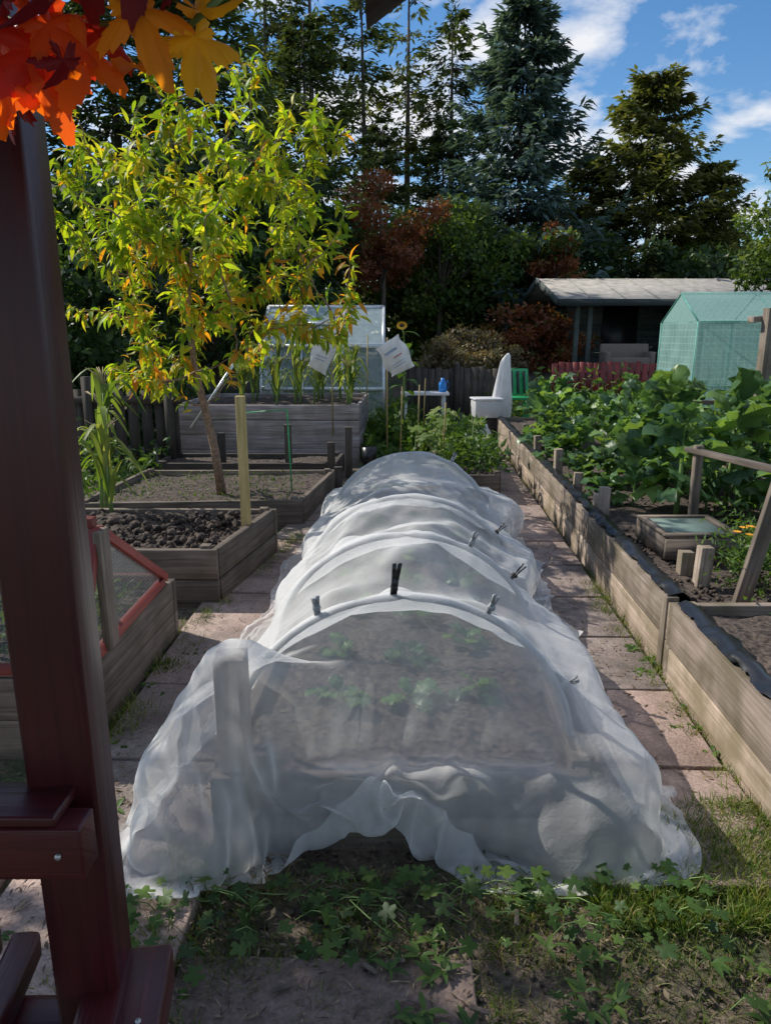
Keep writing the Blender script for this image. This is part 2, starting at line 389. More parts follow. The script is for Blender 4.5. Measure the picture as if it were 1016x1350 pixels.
def slabmat(name,a,b,moss=.75):
    m,nt,out=newmat(name)
    geo=nd(nt,'ShaderNodeNewGeometry')
    n1=nd(nt,'ShaderNodeTexNoise',i_Scale=3.5,i_Detail=8.0,i_Roughness=.65);n2=nd(nt,'ShaderNodeTexNoise',i_Scale=90.0,i_Detail=5.0)
    n3=nd(nt,'ShaderNodeTexNoise',i_Scale=1.7,i_Detail=7.0,i_Roughness=.7)
    for q in(n1,n2,n3):nt.links.new(geo.outputs['Position'],q.inputs['Vector'])
    r=ramp(nt,[(0.3,a),(0.55,b),(0.75,tuple(x*.5 for x in a))],n1.outputs[0])
    r2=ramp(nt,[(0.3,(.7,.7,.7)),(0.7,(1.2,1.2,1.2))],n2.outputs[0])
    c=mixc(nt,1.0,r.outputs[0],r2.outputs[0],'MULTIPLY')
    r4=ramp(nt,[(0.5,(0,0,0)),(0.66,(moss,)*3)],n3.outputs[0])
    c=mixc(nt,r4.outputs[0],c,(.075,.062,.045))
    at=nd(nt,'ShaderNodeAttribute',attribute_name='rnd')
    r3=ramp(nt,[(0,(.75,.78,.8)),(1,(1.2,1.12,1.08))],at.outputs['Fac'])
    c=mixc(nt,1.0,c,r3.outputs[0],'MULTIPLY')
    bs=nd(nt,'ShaderNodeBsdfPrincipled',i_Roughness=.85);nt.links.new(c,bs.inputs['Base Color'])
    bp=nd(nt,'ShaderNodeBump',i_Strength=.6,i_Distance=.006);nt.links.new(n2.outputs[0],bp.inputs['Height']);nt.links.new(bp.outputs[0],bs.inputs['Normal'])
    nt.links.new(bs.outputs[0],out.inputs[0]);return m
SL=slabmat('paving_slab',(0.21,0.155,0.13),(0.38,0.295,0.255),.7)
SLD=slabmat('grimy_paving_slab',(0.12,0.085,0.07),(0.22,0.162,0.138),.9)
def rb(Y): return 1.31+.045*(Y-2.4)      # inner face of right bed
p=MB()
y=1.75
while y<12.5:
    L=.6
    x0,x1=rb(y)-.50,rb(y)-.02
    p.box(((x0+x1)/2+R.normal()*.006,y+L/2,.008+R.normal()*.003),(x1-x0-.012,L-.018,.05),Euler((R.normal()*.008,R.normal()*.008,-.045+R.normal()*.012)))
    y+=L
p.done('path',[SL],bevel=.006)
p=MB()
y=.6
while y<6.2:   # left path
    L=.6;c=-.83+max(0,y-3.6)*.14
    p.box((c,y+L/2,.006+R.normal()*.003),(.57,L-.014,.05),Euler((R.normal()*.008,R.normal()*.006,-.03-.08*(y>3.6))))
    if y<2.2:
        p.box((c-.62,y+L/2-.2,.004+R.normal()*.003),(.6,L-.014,.05),Euler((R.normal()*.008,R.normal()*.006,-.02)))
        p.box((c-1.24,y+L/2-.2,.004+R.normal()*.003),(.6,L-.014,.05),Euler((R.normal()*.008,R.normal()*.006,-.02)))
    y+=L
p.done('paving',[SL],bevel=.006)
p=MB()
for xx in(-.14,): 
    for yy in(.62,1.23):
        p.box((xx-.02,yy,-.006+R.normal()*.002),(.76,.595,.05),Euler((.004*R.normal(),.004*R.normal(),R.normal()*.01)))
p.box((.62,.62,-.01),(.74,.595,.05),Euler((.01,.01,.01)))
p.done('paving',[SLD],bevel=.006)

# ------------------------------------------------------------ raised beds
def soilgrid(mb,c4p,z,mi,amp=.03,n=40,m=40):
    a,b,c,d=[np.array(q,float) for q in c4p]
    s=np.linspace(0,1,n)[:,None,None];t=np.linspace(0,1,m)[None,:,None]
    P=(a*(1-s)*(1-t)+b*s*(1-t)+c*s*t+d*(1-s)*t)
    zz=np.zeros((n,m))
    for k in range(5):
        f=2**k*3;o=R.random(4)*6
        zz+=np.sin(P[...,0]*f+o[0]+2*np.sin(P[...,1]*f*.7+o[1]))*np.sin(P[...,1]*f*1.1+o[2])/2**(k*.6)
    zz+=R.normal(size=zz.shape)*.25
    V=np.concatenate([P,(z+amp*zz/1.6)[...,None]],-1)
    mb.grid(V.reshape(-1,3),n,m,mi)
def raised_bed(name,c,h,mats,th=.045,npl=2,z0=-.02,posts=True,soil=True,amp=.03,bevel=.004):
    mb=MB();c=[np.array(q,float) for q in c]
    for e in range(4):
        a,b=c[e],c[(e+1)%4];d=b-a;L=np.linalg.norm(d);d=d/L;nrmv=np.array([d[1],-d[0]])
        ph=(h-z0)/npl
        for k in range(npl):
            ins0=th if e%2 else 0; 
            a2=a+d*(ins0+.001);b2=b-d*(ins0+.001)
            nseg=max(1,int(L/2.0))
            for q in range(nseg):
                s0=a2+(b2-a2)*q/nseg;s1=a2+(b2-a2)*(q+1)/nseg-d*.004
                o=-nrmv*(th/2+R.random()*.008)
                mb.beam((*(s0+o),z0+ph*(k+.5)+R.normal()*.002),(*(s1+o),z0+ph*(k+.5)+R.normal()*.004),th,ph-.006,0)
    cen=sum(c)/4
    if posts:
        for q in c:
            dd=cen-q;dd/=np.linalg.norm(dd)
            pq=q+dd*(th+.055);mb.box((pq[0],pq[1],h/2+.005),(.06,.06,h+.02),None,0)
    if soil:
        ins=[q+(cen-q)/np.linalg.norm(cen-q)*th*1.2 for q in c]
        soilgrid(mb,ins,h-.05,1,amp)
    return mb.done(name,mats,bevel=bevel)
raised_bed('raised_bed',[(-2.5,4.05),(-1.0,4.04),(-.80,5.1),(-2.4,5.1)],.36,[M['wood'],M['soil']],amp=.05)
raised_bed('raised_bed',[(-2.6,5.75),(-.70,5.88),(-.52,7.3),(-2.5,7.3)],.24,[M['wood'],M['soil']],npl=1)
raised_bed('raised_bed',[(-2.68,9.05),(-.33,9.02),(-.25,10.9),(-2.6,10.9)],.74,[M['woodG'],M['soil']],npl=4)
raised_bed('raised_bed',[(.5,6.7),(1.1,6.7),(1.3,10.0),(.6,10.0)],.3,[M['wood'],M['soil']])
raised_bed('raised_bed',[(-2.6,7.9),(-.55,7.9),(-.5,8.6),(-2.6,8.6)],.2,[M['woodD'],M['soil']],npl=1)
raised_bed('long_raised_bed',[(rb(3.1)-.0,3.12),(3.3,3.12),(3.5,11.0),(rb(11),11.0)],.37,[M['woodL'],M['soil']],npl=2)
raised_bed('front_raised_bed',[(rb(1.5)-.03,1.5),(3.2,1.5),(3.2,3.10),(rb(3.1)-.03,3.10)],.40,[M['woodL'],M['soil']],npl=2)
mb=MB()
for (ya,yb,h,off) in((3.2,10.8,.37,.0),(1.55,3.05,.40,-.03)):
    n=int((yb-ya)/.025);yy=np.linspace(ya,yb,n);rows=[]
    lump=np.abs(np.sin(yy*4.3)+.6*np.sin(yy*11.7+1))*.4
    for i,(dxx,dz) in enumerate([(.014,.002),(.03,.020),(.07,.028),(.105,.010),(.12,-.03),(.125,-.08)]):
        wob=.006*np.sin(yy*9+i)+.007*np.sin(yy*27+i*2)+R.normal(size=n)*.0035
        rows.append(np.stack([rb(yy)+off+dxx+wob,yy,h+dz*(.4+lump)+.004+np.abs(wob)*.8],-1))
    mb.grid(np.stack(rows).reshape(-1,3),6,n)
mb.done('black_liner',[M['black']],smooth=True)
def cx(Y): return .05+.042*(Y-1.95)
raised_bed('net_covered_bed',[(cx(1.95)-.6,1.95),(cx(1.95)+.6,1.95),(cx(6.2)+.6,6.2),(cx(6.2)-.6,6.2)],.26,[M['wood'],M['soil']],npl=2)

mb=MB()
mb.box((-.94,4.65,.74),(.062,.062,.95),.1);mb.done('wooden_stake',[M['stake']],bevel=.004)
mb=MB()
for (x,y,z) in((1.66,3.55,.53),(1.64,3.72,.45),(1.56,4.95,.55),(1.56,5.1,.47),(1.58,5.75,.5),(1.6,6.5,.58),(1.64,7.6,.55),(1.70,8.6,.55)):
    mb.box((x,y,z/2),(.07,.06,z),Euler((R.normal()*.04,R.normal()*.04,R.normal()*.12)))
mb.done('bed_posts',[M['woodL']],bevel=.003)
mb=MB()
for (x,y,z) in((-1.1,8.0,.62),(-.6,7.8,.45),(-.42,8.1,.58),(-1.9,8.2,.5),(-.47,7.0,.32)):
    mb.box((x,y,z/2),(.08,.06,z),R.normal()*.1)
mb.done('short_posts',[M['woodD']],bevel=.003)

# ------------------------------------------------------------ cloth net (position based dynamics)
HO=[(2.2,.78),(3.02,.76),(4.0,.71),(5.12,.78)]
def netsim():
    nu,nv,h=97,203,.0275
    g=np.random.default_rng(3)
    u=(np.arange(nu)-(nu-1)/2)*h;v=np.arange(nv)*h
    P=np.zeros((nu,nv,3));P[...,0]=u[:,None]*.94+.03;P[...,1]=1.42+v[None]*.91;P[...,2]=.86
    U,Vv=np.meshgrid(u,v,indexing='ij')
    def field(n,f0,f1,amp=1):
        z=np.zeros_like(U)
        for k in range(n):
            th=g.random()*np.pi*2;f=g.uniform(f0,f1)
            z+=np.sin(U*f*math.cos(th)+Vv*f*math.sin(th)+g.random()*6+1.2*np.sin(U*f*.4+Vv*f*.3+k))
        return z/np.sqrt(n/2)*amp
    P[...,2]+=field(18,10,45)*.008;P[...,0]+=field(10,8,30)*.006;P[...,1]+=field(10,8,30)*.006
    P+=g.normal(size=P.shape)*.0015
    GI=np.clip(.08+.065*field(8,6,16),0,.22);GJ=np.clip(.10+.07*field(8,6,16),0,.24)
    GI+=.10*np.exp(-(Vv/.7)**2)          # extra fullness in the near skirt
    GJ*=np.clip((Vv-.3)/.6,.25,1)
    pins={(0,0):(-.88,1.92,.045),(15,0):(-.74,1.72,.045),(29,0):(-.56,1.72,.02),(38,0):(-.42,1.80,.02),(44,0):(-.32,1.87,.09),(50,0):(-.20,1.90,.20),(56,0):(-.10,1.905,.30),(59,1):(-.06,1.90,.31),(64,0):(.04,1.90,.255),
          (70,0):(.13,1.89,.19),(76,0):(.22,1.87,.12),(83,0):(.33,1.80,.04),(92,0):(.45,1.75,.01),(105,0):(.64,1.80,.02),(121,0):(.80,2.00,.045),(121,16):(.82,2.32,.05),(0,20):(-.86,2.3,.05)}
    sc_=(nu-1)/121.
    pins={(int(round(k[0]*sc_)),k[1]):q for k,q in pins.items()}
    pk=list(pins);pi=np.array([k[0] for k in pk]);pj=np.array([k[1] for k in pk]);pt=np.array([pins[k] for k in pk],float);p0=P[pi,pj].copy()
    Pp=P.copy()
    def con(A,B,rest,k):
        d=B-A;L=np.sqrt(np.einsum('ijk,ijk->ij',d,d))+1e-9
        c=(.5*k*(1-rest/L))[...,None]*d
        A+=c;B-=c
    def st(RI,RJ,k):
        for s in(0,1):
            n=(nu-s)//2*2;con(P[s:s+n:2],P[s+1:s+n:2],RI[s:s+n:2],k)
            n=(nv-s)//2*2;con(P[:,s:s+n:2],P[:,s+1:s+n:2],RJ[:,s:s+n:2],k)
    def shear(r,k):
        r=r*math.sqrt(2)
        for s in(0,1):
            n=(nu-s)//2*2
            con(P[s:s+n:2,:-1],P[s+1:s+n:2,1:],r,k);con(P[s:s+n:2,1:],P[s+1:s+n:2,:-1],r,k)
    def bend(r,k):
        for s in range(4):
            A=P[s::4];B=P[s+2::4];n=min(len(A),len(B));con(A[:n],B[:n],2*r,k)
            A=P[:,s::4];B=P[:,s+2::4];n=min(A.shape[1],B.shape[1]);con(A[:,:n],B[:,:n],2*r,k)
    hy=np.array([q[0] for q in HO]);hz=np.array([q[1]-.19 for q in HO])
    ty=np.linspace(2.17,5.15,400)
    tb=np.interp(ty,hy,hz)
    idx=np.clip(np.searchsorted(hy,ty)-1,0,2);ss=np.clip((ty-hy[idx])/(hy[idx+1]-hy[idx]),0,1)
    dip=np.array([.28,.26,.32])[idx]
    tb=tb*(1-dip*np.sin(np.pi*ss)**.6)
    def floor_(x,y): return np.where(((x>.68)&(y>1.73))|(x<-.58),.042,.006)
    def ell(c,r,c_):
        d=(P-np.array(c))/np.array(r);L=np.sqrt((d**2).sum(-1))+1e-9;hit=(L<1)&(P[...,1]<1.95)
        if hit.any():
            P[hit]+=d[hit]*np.array(r)*(1/L[hit]-1)[:,None];c_|=hit
    def collide(fr):
        F_=floor_(P[...,0],P[...,1])
        fl=P[...,2]<F_
        P[...,2]=np.where(fl,F_,P[...,2])
        x,y,z=P[...,0],P[...,1],P[...,2]
        c_=fl.copy()
        fb=np.sin(np.clip(z/.46,0,1)*np.pi)
        hwL=.62+.22*fb*np.exp(-((y-2.08)/.36)**2)+.08*fb*np.sin(y*3.1)**2
        hwR=.62+.16*fb*np.exp(-((y-2.1)/.5)**2)+.08*fb+.07*fb*np.sin(y*5)+.12*fb*np.exp(-((y-5.5)/.5)**2)
        hw=np.where(x<0,hwL,hwR)
        ins=(np.abs(x)<hw)&(y>1.93)&(y<6.22)&(z<np.where(np.abs(x)<.60,.285,.34))
        dt=.285-z;ds=hw-np.abs(x);df=y-1.93
        top=ins&(np.abs(x)<.60)&(dt<=ds)&(dt<=df+.06);front=ins&~top&(df<ds);side=ins&~top&~front
        P[...,2]=np.where(top,.285,z);P[...,1]=np.where(front,1.93,y)
        P[...,0]=np.where(side,np.sign(x)*hw,x);c_|=ins
        ell((-.64,1.93,.06),(.20,.16,.20),c_);ell((.60,1.94,.06),(.22,.17,.20),c_)
        x,y,z=P[...,0],P[...,1],P[...,2]
        b=np.interp(y,ty,tb)*(1+.09*np.sin(x*13+y*7)*np.sin(y*9+1)+.08*np.sin(x*7-y*17)+.035*np.sin(x*31+y*5)*np.sin(y*27))
        near=np.min(np.abs(y[...,None]-hy),-1)<.035
        b=np.where(near,np.interp(y,hy,hz),b)
        aa=np.where(near,.60,.555+.02*np.sin(y*11))
        ex=x/aa;ez=(z-.19)/b;rho=np.hypot(ex,ez)+1e-6
        hit=(rho<1)&(z>.19)&(y>2.165)&(y<5.16)
        frn=hit&(y<2.20)&(rho<.95);bk=hit&(y>5.12)&(rho<.95)&~frn
        rad=hit&~frn&~bk
        P[...,1]=np.where(frn,2.163,np.where(bk,5.162,y))
        P[...,0]=np.where(rad,x/rho,x);P[...,2]=np.where(rad,.19+(z-.19)/rho,z);c_|=hit
        x,y,z=P[...,0],P[...,1],P[...,2]
        be=.59*(1-((y-5.12)/1.1).clip(0,1)**1.6)*.80+.03*np.sin(x*15+y*9)
        he=.19+be*np.sqrt((1-(x/.58)**2).clip(0,1));hit=(y>5.16)&(y<6.2)&(z<he)&(np.abs(x)<.57)
        P[...,2]=np.where(hit,he,z);c_|=hit
        d=P[...,:2]-np.array([-.53,2.02]);L=np.sqrt((d**2).sum(-1))+1e-9;hit=(L<.08)&(P[...,2]<.665)
        tp=hit&(P[...,2]>.45);P[...,2]=np.where(tp,.665,P[...,2]);sd=hit&~tp
        P[sd,:2]+=d[sd]*((.08/L[sd]-1))[:,None];c_|=hit
        Pp[c_]+=(P[c_]-Pp[c_])*fr
    NS=185
    for s in range(NS):
        gr=min(1,max(0,(s-60)/90))
        RI=h*(1+GI*gr);RJ=h*(1+GJ*gr);r=h*(1+.08*gr)
        vel=(P-Pp)*(.975 if s<145 else .85)
        vl=np.sqrt((vel**2).sum(-1,keepdims=True));vel*=np.minimum(1,.03/(vl+1e-9))
        Pp[...]=P;P+=vel;P[...,2]-=.0018
        if 60<s<150: P+=g.normal(size=P.shape)*.0006
        a=min(1,s/70)
        tgt=p0*(1-a)+pt*a;tgt[:,1]-=.15*math.sin(math.pi*a)*(a<1)
        for it in range(8):
            st(RI,RJ,1.0)
            if it%4==0: shear(r,.15)
            if it%4==1: bend(r,.03)
            P[pi,pj]=tgt
            if it in(1,3,5): collide(.2)
        collide(.6);P[pi,pj]=tgt
    P[1:-1,1:-1]=P[1:-1,1:-1]*.8+.05*(P[:-2,1:-1]+P[2:,1:-1]+P[1:-1,:-2]+P[1:-1,2:])
    # gathered folds on the skirts and crumple creases on top, along the normal
    du=np.gradient(P,axis=0);dv=np.gradient(P,axis=1);N=np.cross(du,dv);N/=np.linalg.norm(N,axis=-1,keepdims=True)+1e-9
    c=np.zeros_like(U)
    for k in range(7):
        th=g.normal()*.9+(.2 if k%2 else 1.2);f=g.uniform(16,46)
        ph=U*f*math.cos(th)+Vv*f*math.sin(th)+2.6*np.sin(U*f*.22+k*2)+2.2*np.sin(Vv*f*.19+k)
        c+=(1-np.abs(np.sin(ph)))**2*(.5+.5*np.sin(U*3.1*(k+1)*.4+Vv*2.3+k))*(20/f)
    up=np.clip((Vv-.75)/.3,.12,1)
    P+=N*((c-c.mean())*up)[...,None]*.016
    fd=(1-np.abs(np.sin(U*13+1.7*np.sin(Vv*2.4+U*2)+.8*np.sin(U*5))))**3+.7*(1-np.abs(np.sin(U*23-2.1*np.sin(Vv*3.1+1)+U*Vv*5)))**4
    wf=np.clip((.95-Vv)/.35,0,1)+.6*np.clip((np.abs(U)-.85)/.3,0,1)
    P+=N*(fd*np.clip(wf,0,1))[...,None]*.028
    # the hem lying on the ground is drawn in towards the skirt
    x,y,z=P[...,0],P[...,1],P[...,2]
    lowm=np.clip(1-z/.10,0,1);lowm=lowm*lowm*(3-2*lowm)
    over=np.clip(1.77-y,0,None)*lowm
    P[...,1]=y+over*.75;P[...,2]=z+over*.12
    for sg,x0_ in((1,.76),(-1,.76)):
        xb=x0_+.03*np.sin(y*4.3)+.02*np.sin(y*11)+.10*np.exp(-((y-1.95)/.35)**2)
        ox=np.clip(sg*P[...,0]-xb,0,None)*np.clip(1.5-z/.12,0,1)
        P[...,0]-=sg*ox*.78
        P[...,2]+=.015*np.clip(ox/.05,0,1)*(1-np.abs(np.sin(y*19+3*np.sin(y*5))))**2
    P[...,2]=np.maximum(P[...,2],floor_(P[...,0],P[...,1])+.002)
    P[...,0]+=cx(P[...,1])
    return P,nu,nv,np.stack([U,Vv],-1)
NP,nu,nv,uvv=netsim()
print('net sim',time.time()-T0)
NET=sheer('insect_netting',(.92,.92,.91),alpha=.38,edge=.60,transl=.45,wcol=(.90,.90,.88),bump=.25,blend=.3)
netroot=bpy.data.objects.new('insect_net_tunnel',None);scene.collection.objects.link(netroot)
mb=MB();mb.grid(NP.reshape(-1,3),nu,nv,0,None,uvv);mb.done('netting',[NET],parent=netroot,smooth=True,subsurf=1)
mb=MB()
for (hy,hz) in HO:
    a=np.linspace(0,np.pi,30);mb.tube(np.stack([cx(hy)+.58*np.cos(a),np.full(30,hy),.2+(hz-.218)*np.sin(a)],-1),.012,8,0)
mb.done('hoops',[M['pipe']],parent=netroot,smooth=True)
mb=MB()
def clip(mb,hy,hz,ang,mi,L=.09):
    a=math.radians(ang);ca,sa=math.cos(a),math.sin(a)
    c=np.array([cx(hy)+.61*ca,hy-.01,.205+(hz-.185)*sa]);o=np.array([ca*.4+.12,-.25,sa]);o/=np.linalg.norm(o)
    side=np.array([-sa,0,ca])
    for s_ in(-1,1):
        mb.beam(c-o*.03+side*.004*s_,c+o*L*.35+side*.005*s_,.014,.006,mi)
        mb.beam(c+o*L*.3+side*.005*s_,c+o*L*.85+side*.009*s_,.014,.006,mi)
    mb.tube([c-side*.012,c+side*.012],.009,8,mi)
clip(mb,2.2,.78,93,0,.11);clip(mb,3.02,.76,38,0,.08);clip(mb,4.0,.70,33,0,.08)
clip(mb,2.2,.78,118,1,.05);clip(mb,2.2,.78,62,1,.06);clip(mb,3.02,.76,62,1,.06);clip(mb,5.12,.78,60,1,.06);clip(mb,2.2,.78,25,1,.05)
mb.done('clips',[M['black'],M['pipe']],parent=netroot)
mb=MB()
mb.box((-.48,2.03,.32),(.095,.095,.64),.05);mb.done('corner_post',[M['woodL']],parent=netroot,bevel=.004)
def kaleplant(mb,x,y,z,s,n=12,mi=0,stem=.25,e0=.15,e1=.9,r0=1):
    mb.tube([(x,y,z-.05),(x+.01,y,z+stem*.5),(x,y+.01,z+stem)],[.018*s*r0+.004,.016*s*r0,.012*s],6,mi+1,.5)
    for i in range(n):
        a=i*2.4+R.random();e=e0+(e1-e0)*i/n+R.normal()*.15
        d=np.array([[math.cos(a)*math.cos(e),math.sin(a)*math.cos(e),math.sin(e)]])
        zz=z+stem*(.15+.85*i/n)
        mb.scatter(KAL[R.integers(5)],np.array([[x,y,zz]]),frames(d,[[R.normal()*.3,R.normal()*.3,1.]]),np.array([s*R.uniform(.7,1.15)*(1-.35*i/n)]),mi)
mb=MB()
for yy in np.arange(2.5,5.6,.45):
    for xx in(-.28,.03,.32):
        kaleplant(mb,cx(yy)+xx+R.normal()*.03,yy+R.normal()*.04,.22,.13,7,0,.04)
mb.done('brassica_plants',[LM['kale'],M['stem']],parent=netroot,smooth=True)

# ------------------------------------------------------------ right-bed brassicas
root=bpy.data.objects.new('vegetable_plants',None);scene.collection.objects.link(root)
mb=MB()
for yy in np.arange(5.2,10.6,.62):
    for xx in(1.95,2.45,2.95,3.4):
        s=R.uniform(.24,.38)
        kaleplant(mb,xx+.03*(yy-5)+R.normal()*.14,yy+R.normal()*.16,.33,s,15,0,R.uniform(.3,.8)-.12*(xx<2),.6,1.5)
for (x,y,s,st_) in((2.1,5.0,.40,.66),(2.6,5.3,.42,.75),(2.8,4.7,.40,.6),(2.35,5.9,.42,.78),(3.0,5.7,.4,.78)):
    kaleplant(mb,x,y,.33,s,24,0,st_,.1,1.4,2.4)
for (x,y,s) in((1.72,5.4,.20),(1.74,6.2,.25),(1.78,7.2,.3),(1.85,8.2,.3),(3.1,4.2,.35),(2.3,2.9,.26),(2.0,2.6,.24),(1.75,2.3,.22),(2.6,3.4,.3),(2.0,2.1,.24),(2.25,3.5,.22)):
    kaleplant(mb,x,y,.33,s,15,0,.15,.3,1.3)
mb.done('brassica_row',[LM['kale'],M['stem']],parent=root,smooth=True)
def lowveg(mb,n,x0,x1,y0,y1,z,hh,size,mi=0,tpl=LAN):
    x=R.uniform(x0,x1,n);y=R.uniform(y0,y1,n)
    cl=.55+.45*np.sin(x*4.1+1)*np.sin(y*3.3+x)
    zz=z+hh*R.random(n)**1.3*cl
    d=R.normal(size=(n,3))*[1,1,.6]+[0,0,.5]
    mb.scatter(tpl,np.stack([x,y,zz],-1),frames(d,rdir(n)),R.uniform(.6,1.3,n)*size,mi)
mb=MB()
lowveg(mb,4500,3.4,7.5,4.5,10,.1,1.0,.15)
lowveg(mb,900,2.15,3.1,3.3,4.6,.33,.3,.07)
lowveg(mb,900,1.7,3.2,1.6,3.2,.38,.16,.05)
lowveg(mb,650,-2.4,-.8,5.95,7.2,.2,.10,.035)
lowveg(mb,1800,.55,1.2,6.8,9.8,.28,.4,.10)
lowveg(mb,2500,1.6,8,12,15,.1,.9,.16)
lowveg(mb,1500,-.3,.5,9,12.5,.0,.6,.18)
lowveg(mb,1400,-3.6,-2.5,5.2,8.5,.0,.75,.10)
mb.done('low_foliage',[LM['weed']],parent=root)
mb=MB()
for k in range(22):
    a=R.random()*6.28
    x,y=.75+R.normal()*.18,7.2+R.random()*2.4
    z=.35+R.random()*.35
    mb.tube([(x,y,.25),(x+.02,y,z)],.006,5,1,.5)
    d=np.array([[math.cos(a),math.sin(a),.35]])
    mb.scatter(CRN,np.array([[x+.02,y,z]]),frames(d,[[0,-.4,1]]),np.array([R.uniform(.08,.14)]),0)
mb.done('squash_plant',[LM['corn'],M['stem']],smooth=True)

def corn(mb,x,y,z,h,n=9,s=.55):
    lean=R.normal(size=2)*.04
    pts=[(x+lean[0]*t,y+lean[1]*t,z+h*t) for t in(0,.33,.66,1)]
    mb.tube(pts,[.016,.014,.011,.006],6,1,.5)
    for i in range(n):
        t=.15+.78*i/n;a=i*3.0+R.normal()*.5
        d=np.array([[math.cos(a),math.sin(a),.1+.5*R.random()]])
        mb.scatter(CORN,np.array([[x+lean[0]*t,y+lean[1]*t,z+h*t]]),frames(d,[[0,0,1]]),np.array([[s*1.2,s,s]])*R.uniform(.7,1.1),0)
    for i in range(9):
        a=R.random()*6.28;q=np.array([x+lean[0],y+lean[1],z+h-.02])
        mb.tube([q,q+[.05*math.cos(a),.05*math.sin(a),.1],q+[.11*math.cos(a),.11*math.sin(a),.14]],[.003,.004,.002],4,2,.8)
straw=plain('straw',(.42,.34,.18),.8)
for (x,y,z,h,n,s) in((-2.12,5.25,.3,.95,11,.5),(-2.3,5.6,.2,.85,10,.45),(-1.98,5.0,.3,.6,9,.5)):
    mb=MB();corn(mb,x,y,z,h,n,s);mb.done('corn_plant',[LM['corn'],M['stem'],straw])
mb=MB()
for k in range(24):
    corn(mb,-1.95+R.random()*1.6,9.2+R.random()*1.4,.7,.35+R.random()*.6,9,.42)
mb.done('corn_row',[LM['corn'],M['stem'],straw])
mb=MB()
mb.tube([(.24,10,0),(.26,10,.9),(.25,9.98,1.6),(.22,9.93,1.72)],[.016,.014,.011,.01],6,1,.5)
for i in range(14):
    a=i*2.4;t=.6+i*.08
    mb.scatter(LAN,np.array([[.25,9.99,t]]),frames(np.array([[math.cos(a),math.sin(a),-.1]]),[[0,0,1]]),np.array([[.55,.24,.24]]),0)
for i in range(22):
    a=i/22*6.283;mb.scatter(DIA,np.array([[.22+.03*math.cos(a),9.89,1.72+.02*math.sin(a)]]),frames(np.array([[math.cos(a),-.6,math.sin(a)*.6]]),[[0,-1,0]]),np.array([[.03,.05,.05]]),2)
a=np.linspace(0,6.283,14)[:-1];V=[(.22+.035*math.cos(q),9.885,1.72+.025*math.sin(q)) for q in a]+[(.22,9.86,1.72)]
mb.faces(V,[(i,(i+1)%13,13) for i in range(13)],3,.5)
mb.done('sunflower',[LM['weed'],M['stem'],plain('petal',(.75,.42,.03),.6),M['soil']])
mb=MB()
n=900;lx=R.normal(size=(n,3))*[.10,.10,.09]+[1.93,3.55,.47];mb.scatter(DIA,lx,frames_random(n,.4),np.column_stack([np.full(n,.012),np.full(n,.05),np.full(n,.05)]),0)
for k in range(9):
    c=np.array([1.88+R.normal()*.06,3.5+R.normal()*.05,.60+R.random()*.05])
    for i in range(12):
        a=i/12*6.283;mb.scatter(DIA,c[None],frames(np.array([[math.cos(a),math.sin(a),.3]]),[[0,0,1]]),np.array([[.016,.024,.02]]),1)
mb.done('marigold',[LM['weed'],plain('marigold_petal',(.8,.35,.02),.6)])

# ------------------------------------------------------------ trees
def branch_path(a,b,n,sag,j):
    t=np.linspace(0,1,n)[:,None];p=a*(1-t)+b*t;p[:,2]+=sag*np.sin(t[:,0]*np.pi)
    p[1:-1]+=R.normal(size=(n-2,3))*j;return p
def peach():
    mb=MB();base=np.array([-1.49,6.33,.18])
    tr=np.array([base,[-1.53,6.33,.6],[-1.60,6.32,1.0],[-1.66,6.3,1.35],[-1.68,6.3,1.8],[-1.62,6.3,2.3]])
    mb.tube(tr,[.045,.038,.033,.028,.022,.012],8,1)
    nodes=[q for q in tr[1:]];tw=[]
    c=np.array([-1.47,6.3,2.35]);T=[]
    while len(T)<175:
        q=rdir(1)[0]*R.random()**.45*np.array([1.40,1.15,1.55]);
        if q[2]<-.8 and (abs(q[0])<.25 or q[0]>.5): continue
        if q[2]>.9 and q[0]<-.5: continue
        T.append(c+q)
    T.sort(key=lambda q:np.linalg.norm(q-np.array([-1.62,6.3,1.3])))
    for q in T:
        best=min(nodes,key=lambda n_:np.linalg.norm((q-n_)*[1,1,.8])+ (.9*max(0,n_[2]-q[2]+.15)))
        L=np.linalg.norm(q-best)
        p=branch_path(best,q,5,-.06*L,.018)
        r0=.004+.010*min(1,L)
        mb.tube(p,np.linspace(r0,.0025,5),5,1,cap=False)
        nodes+= [p[2],p[3],p[4]];tw.append(p)
    loc=[];dr=[]
    for p in tw:
        k=int(R.integers(16,44))
        t=R.uniform(.1,1.05,k)*4;i=np.clip(t.astype(int),0,3);f=(t-i)[:,None]
        q=p[i]*(1-f)+p[i+1]*f+R.normal(size=(k,3))*.02
        d=nrm(p[i+1]-p[i])*.6+rdir(k)*.75+np.array([0,0,-.6])
        loc.append(q);dr.append(d)
    loc=np.concatenate(loc);dr=np.concatenate(dr);n=len(loc)
    rn=np.clip(R.random(n)*.74+.10*(loc[:,2]>2.6)+.55*((loc[:,2]<2.3)&(R.random(n)<.30))+.4*(R.random(n)<.05),0,1)
    mb.scatter(LANN,loc,frames(dr,[0,0,1.]+R.normal(size=(n,3))*.5),R.uniform(.09,.17,n),0,rn)
    mb.done('peach_tree',[LM['peach'],M['barkp']])
peach()

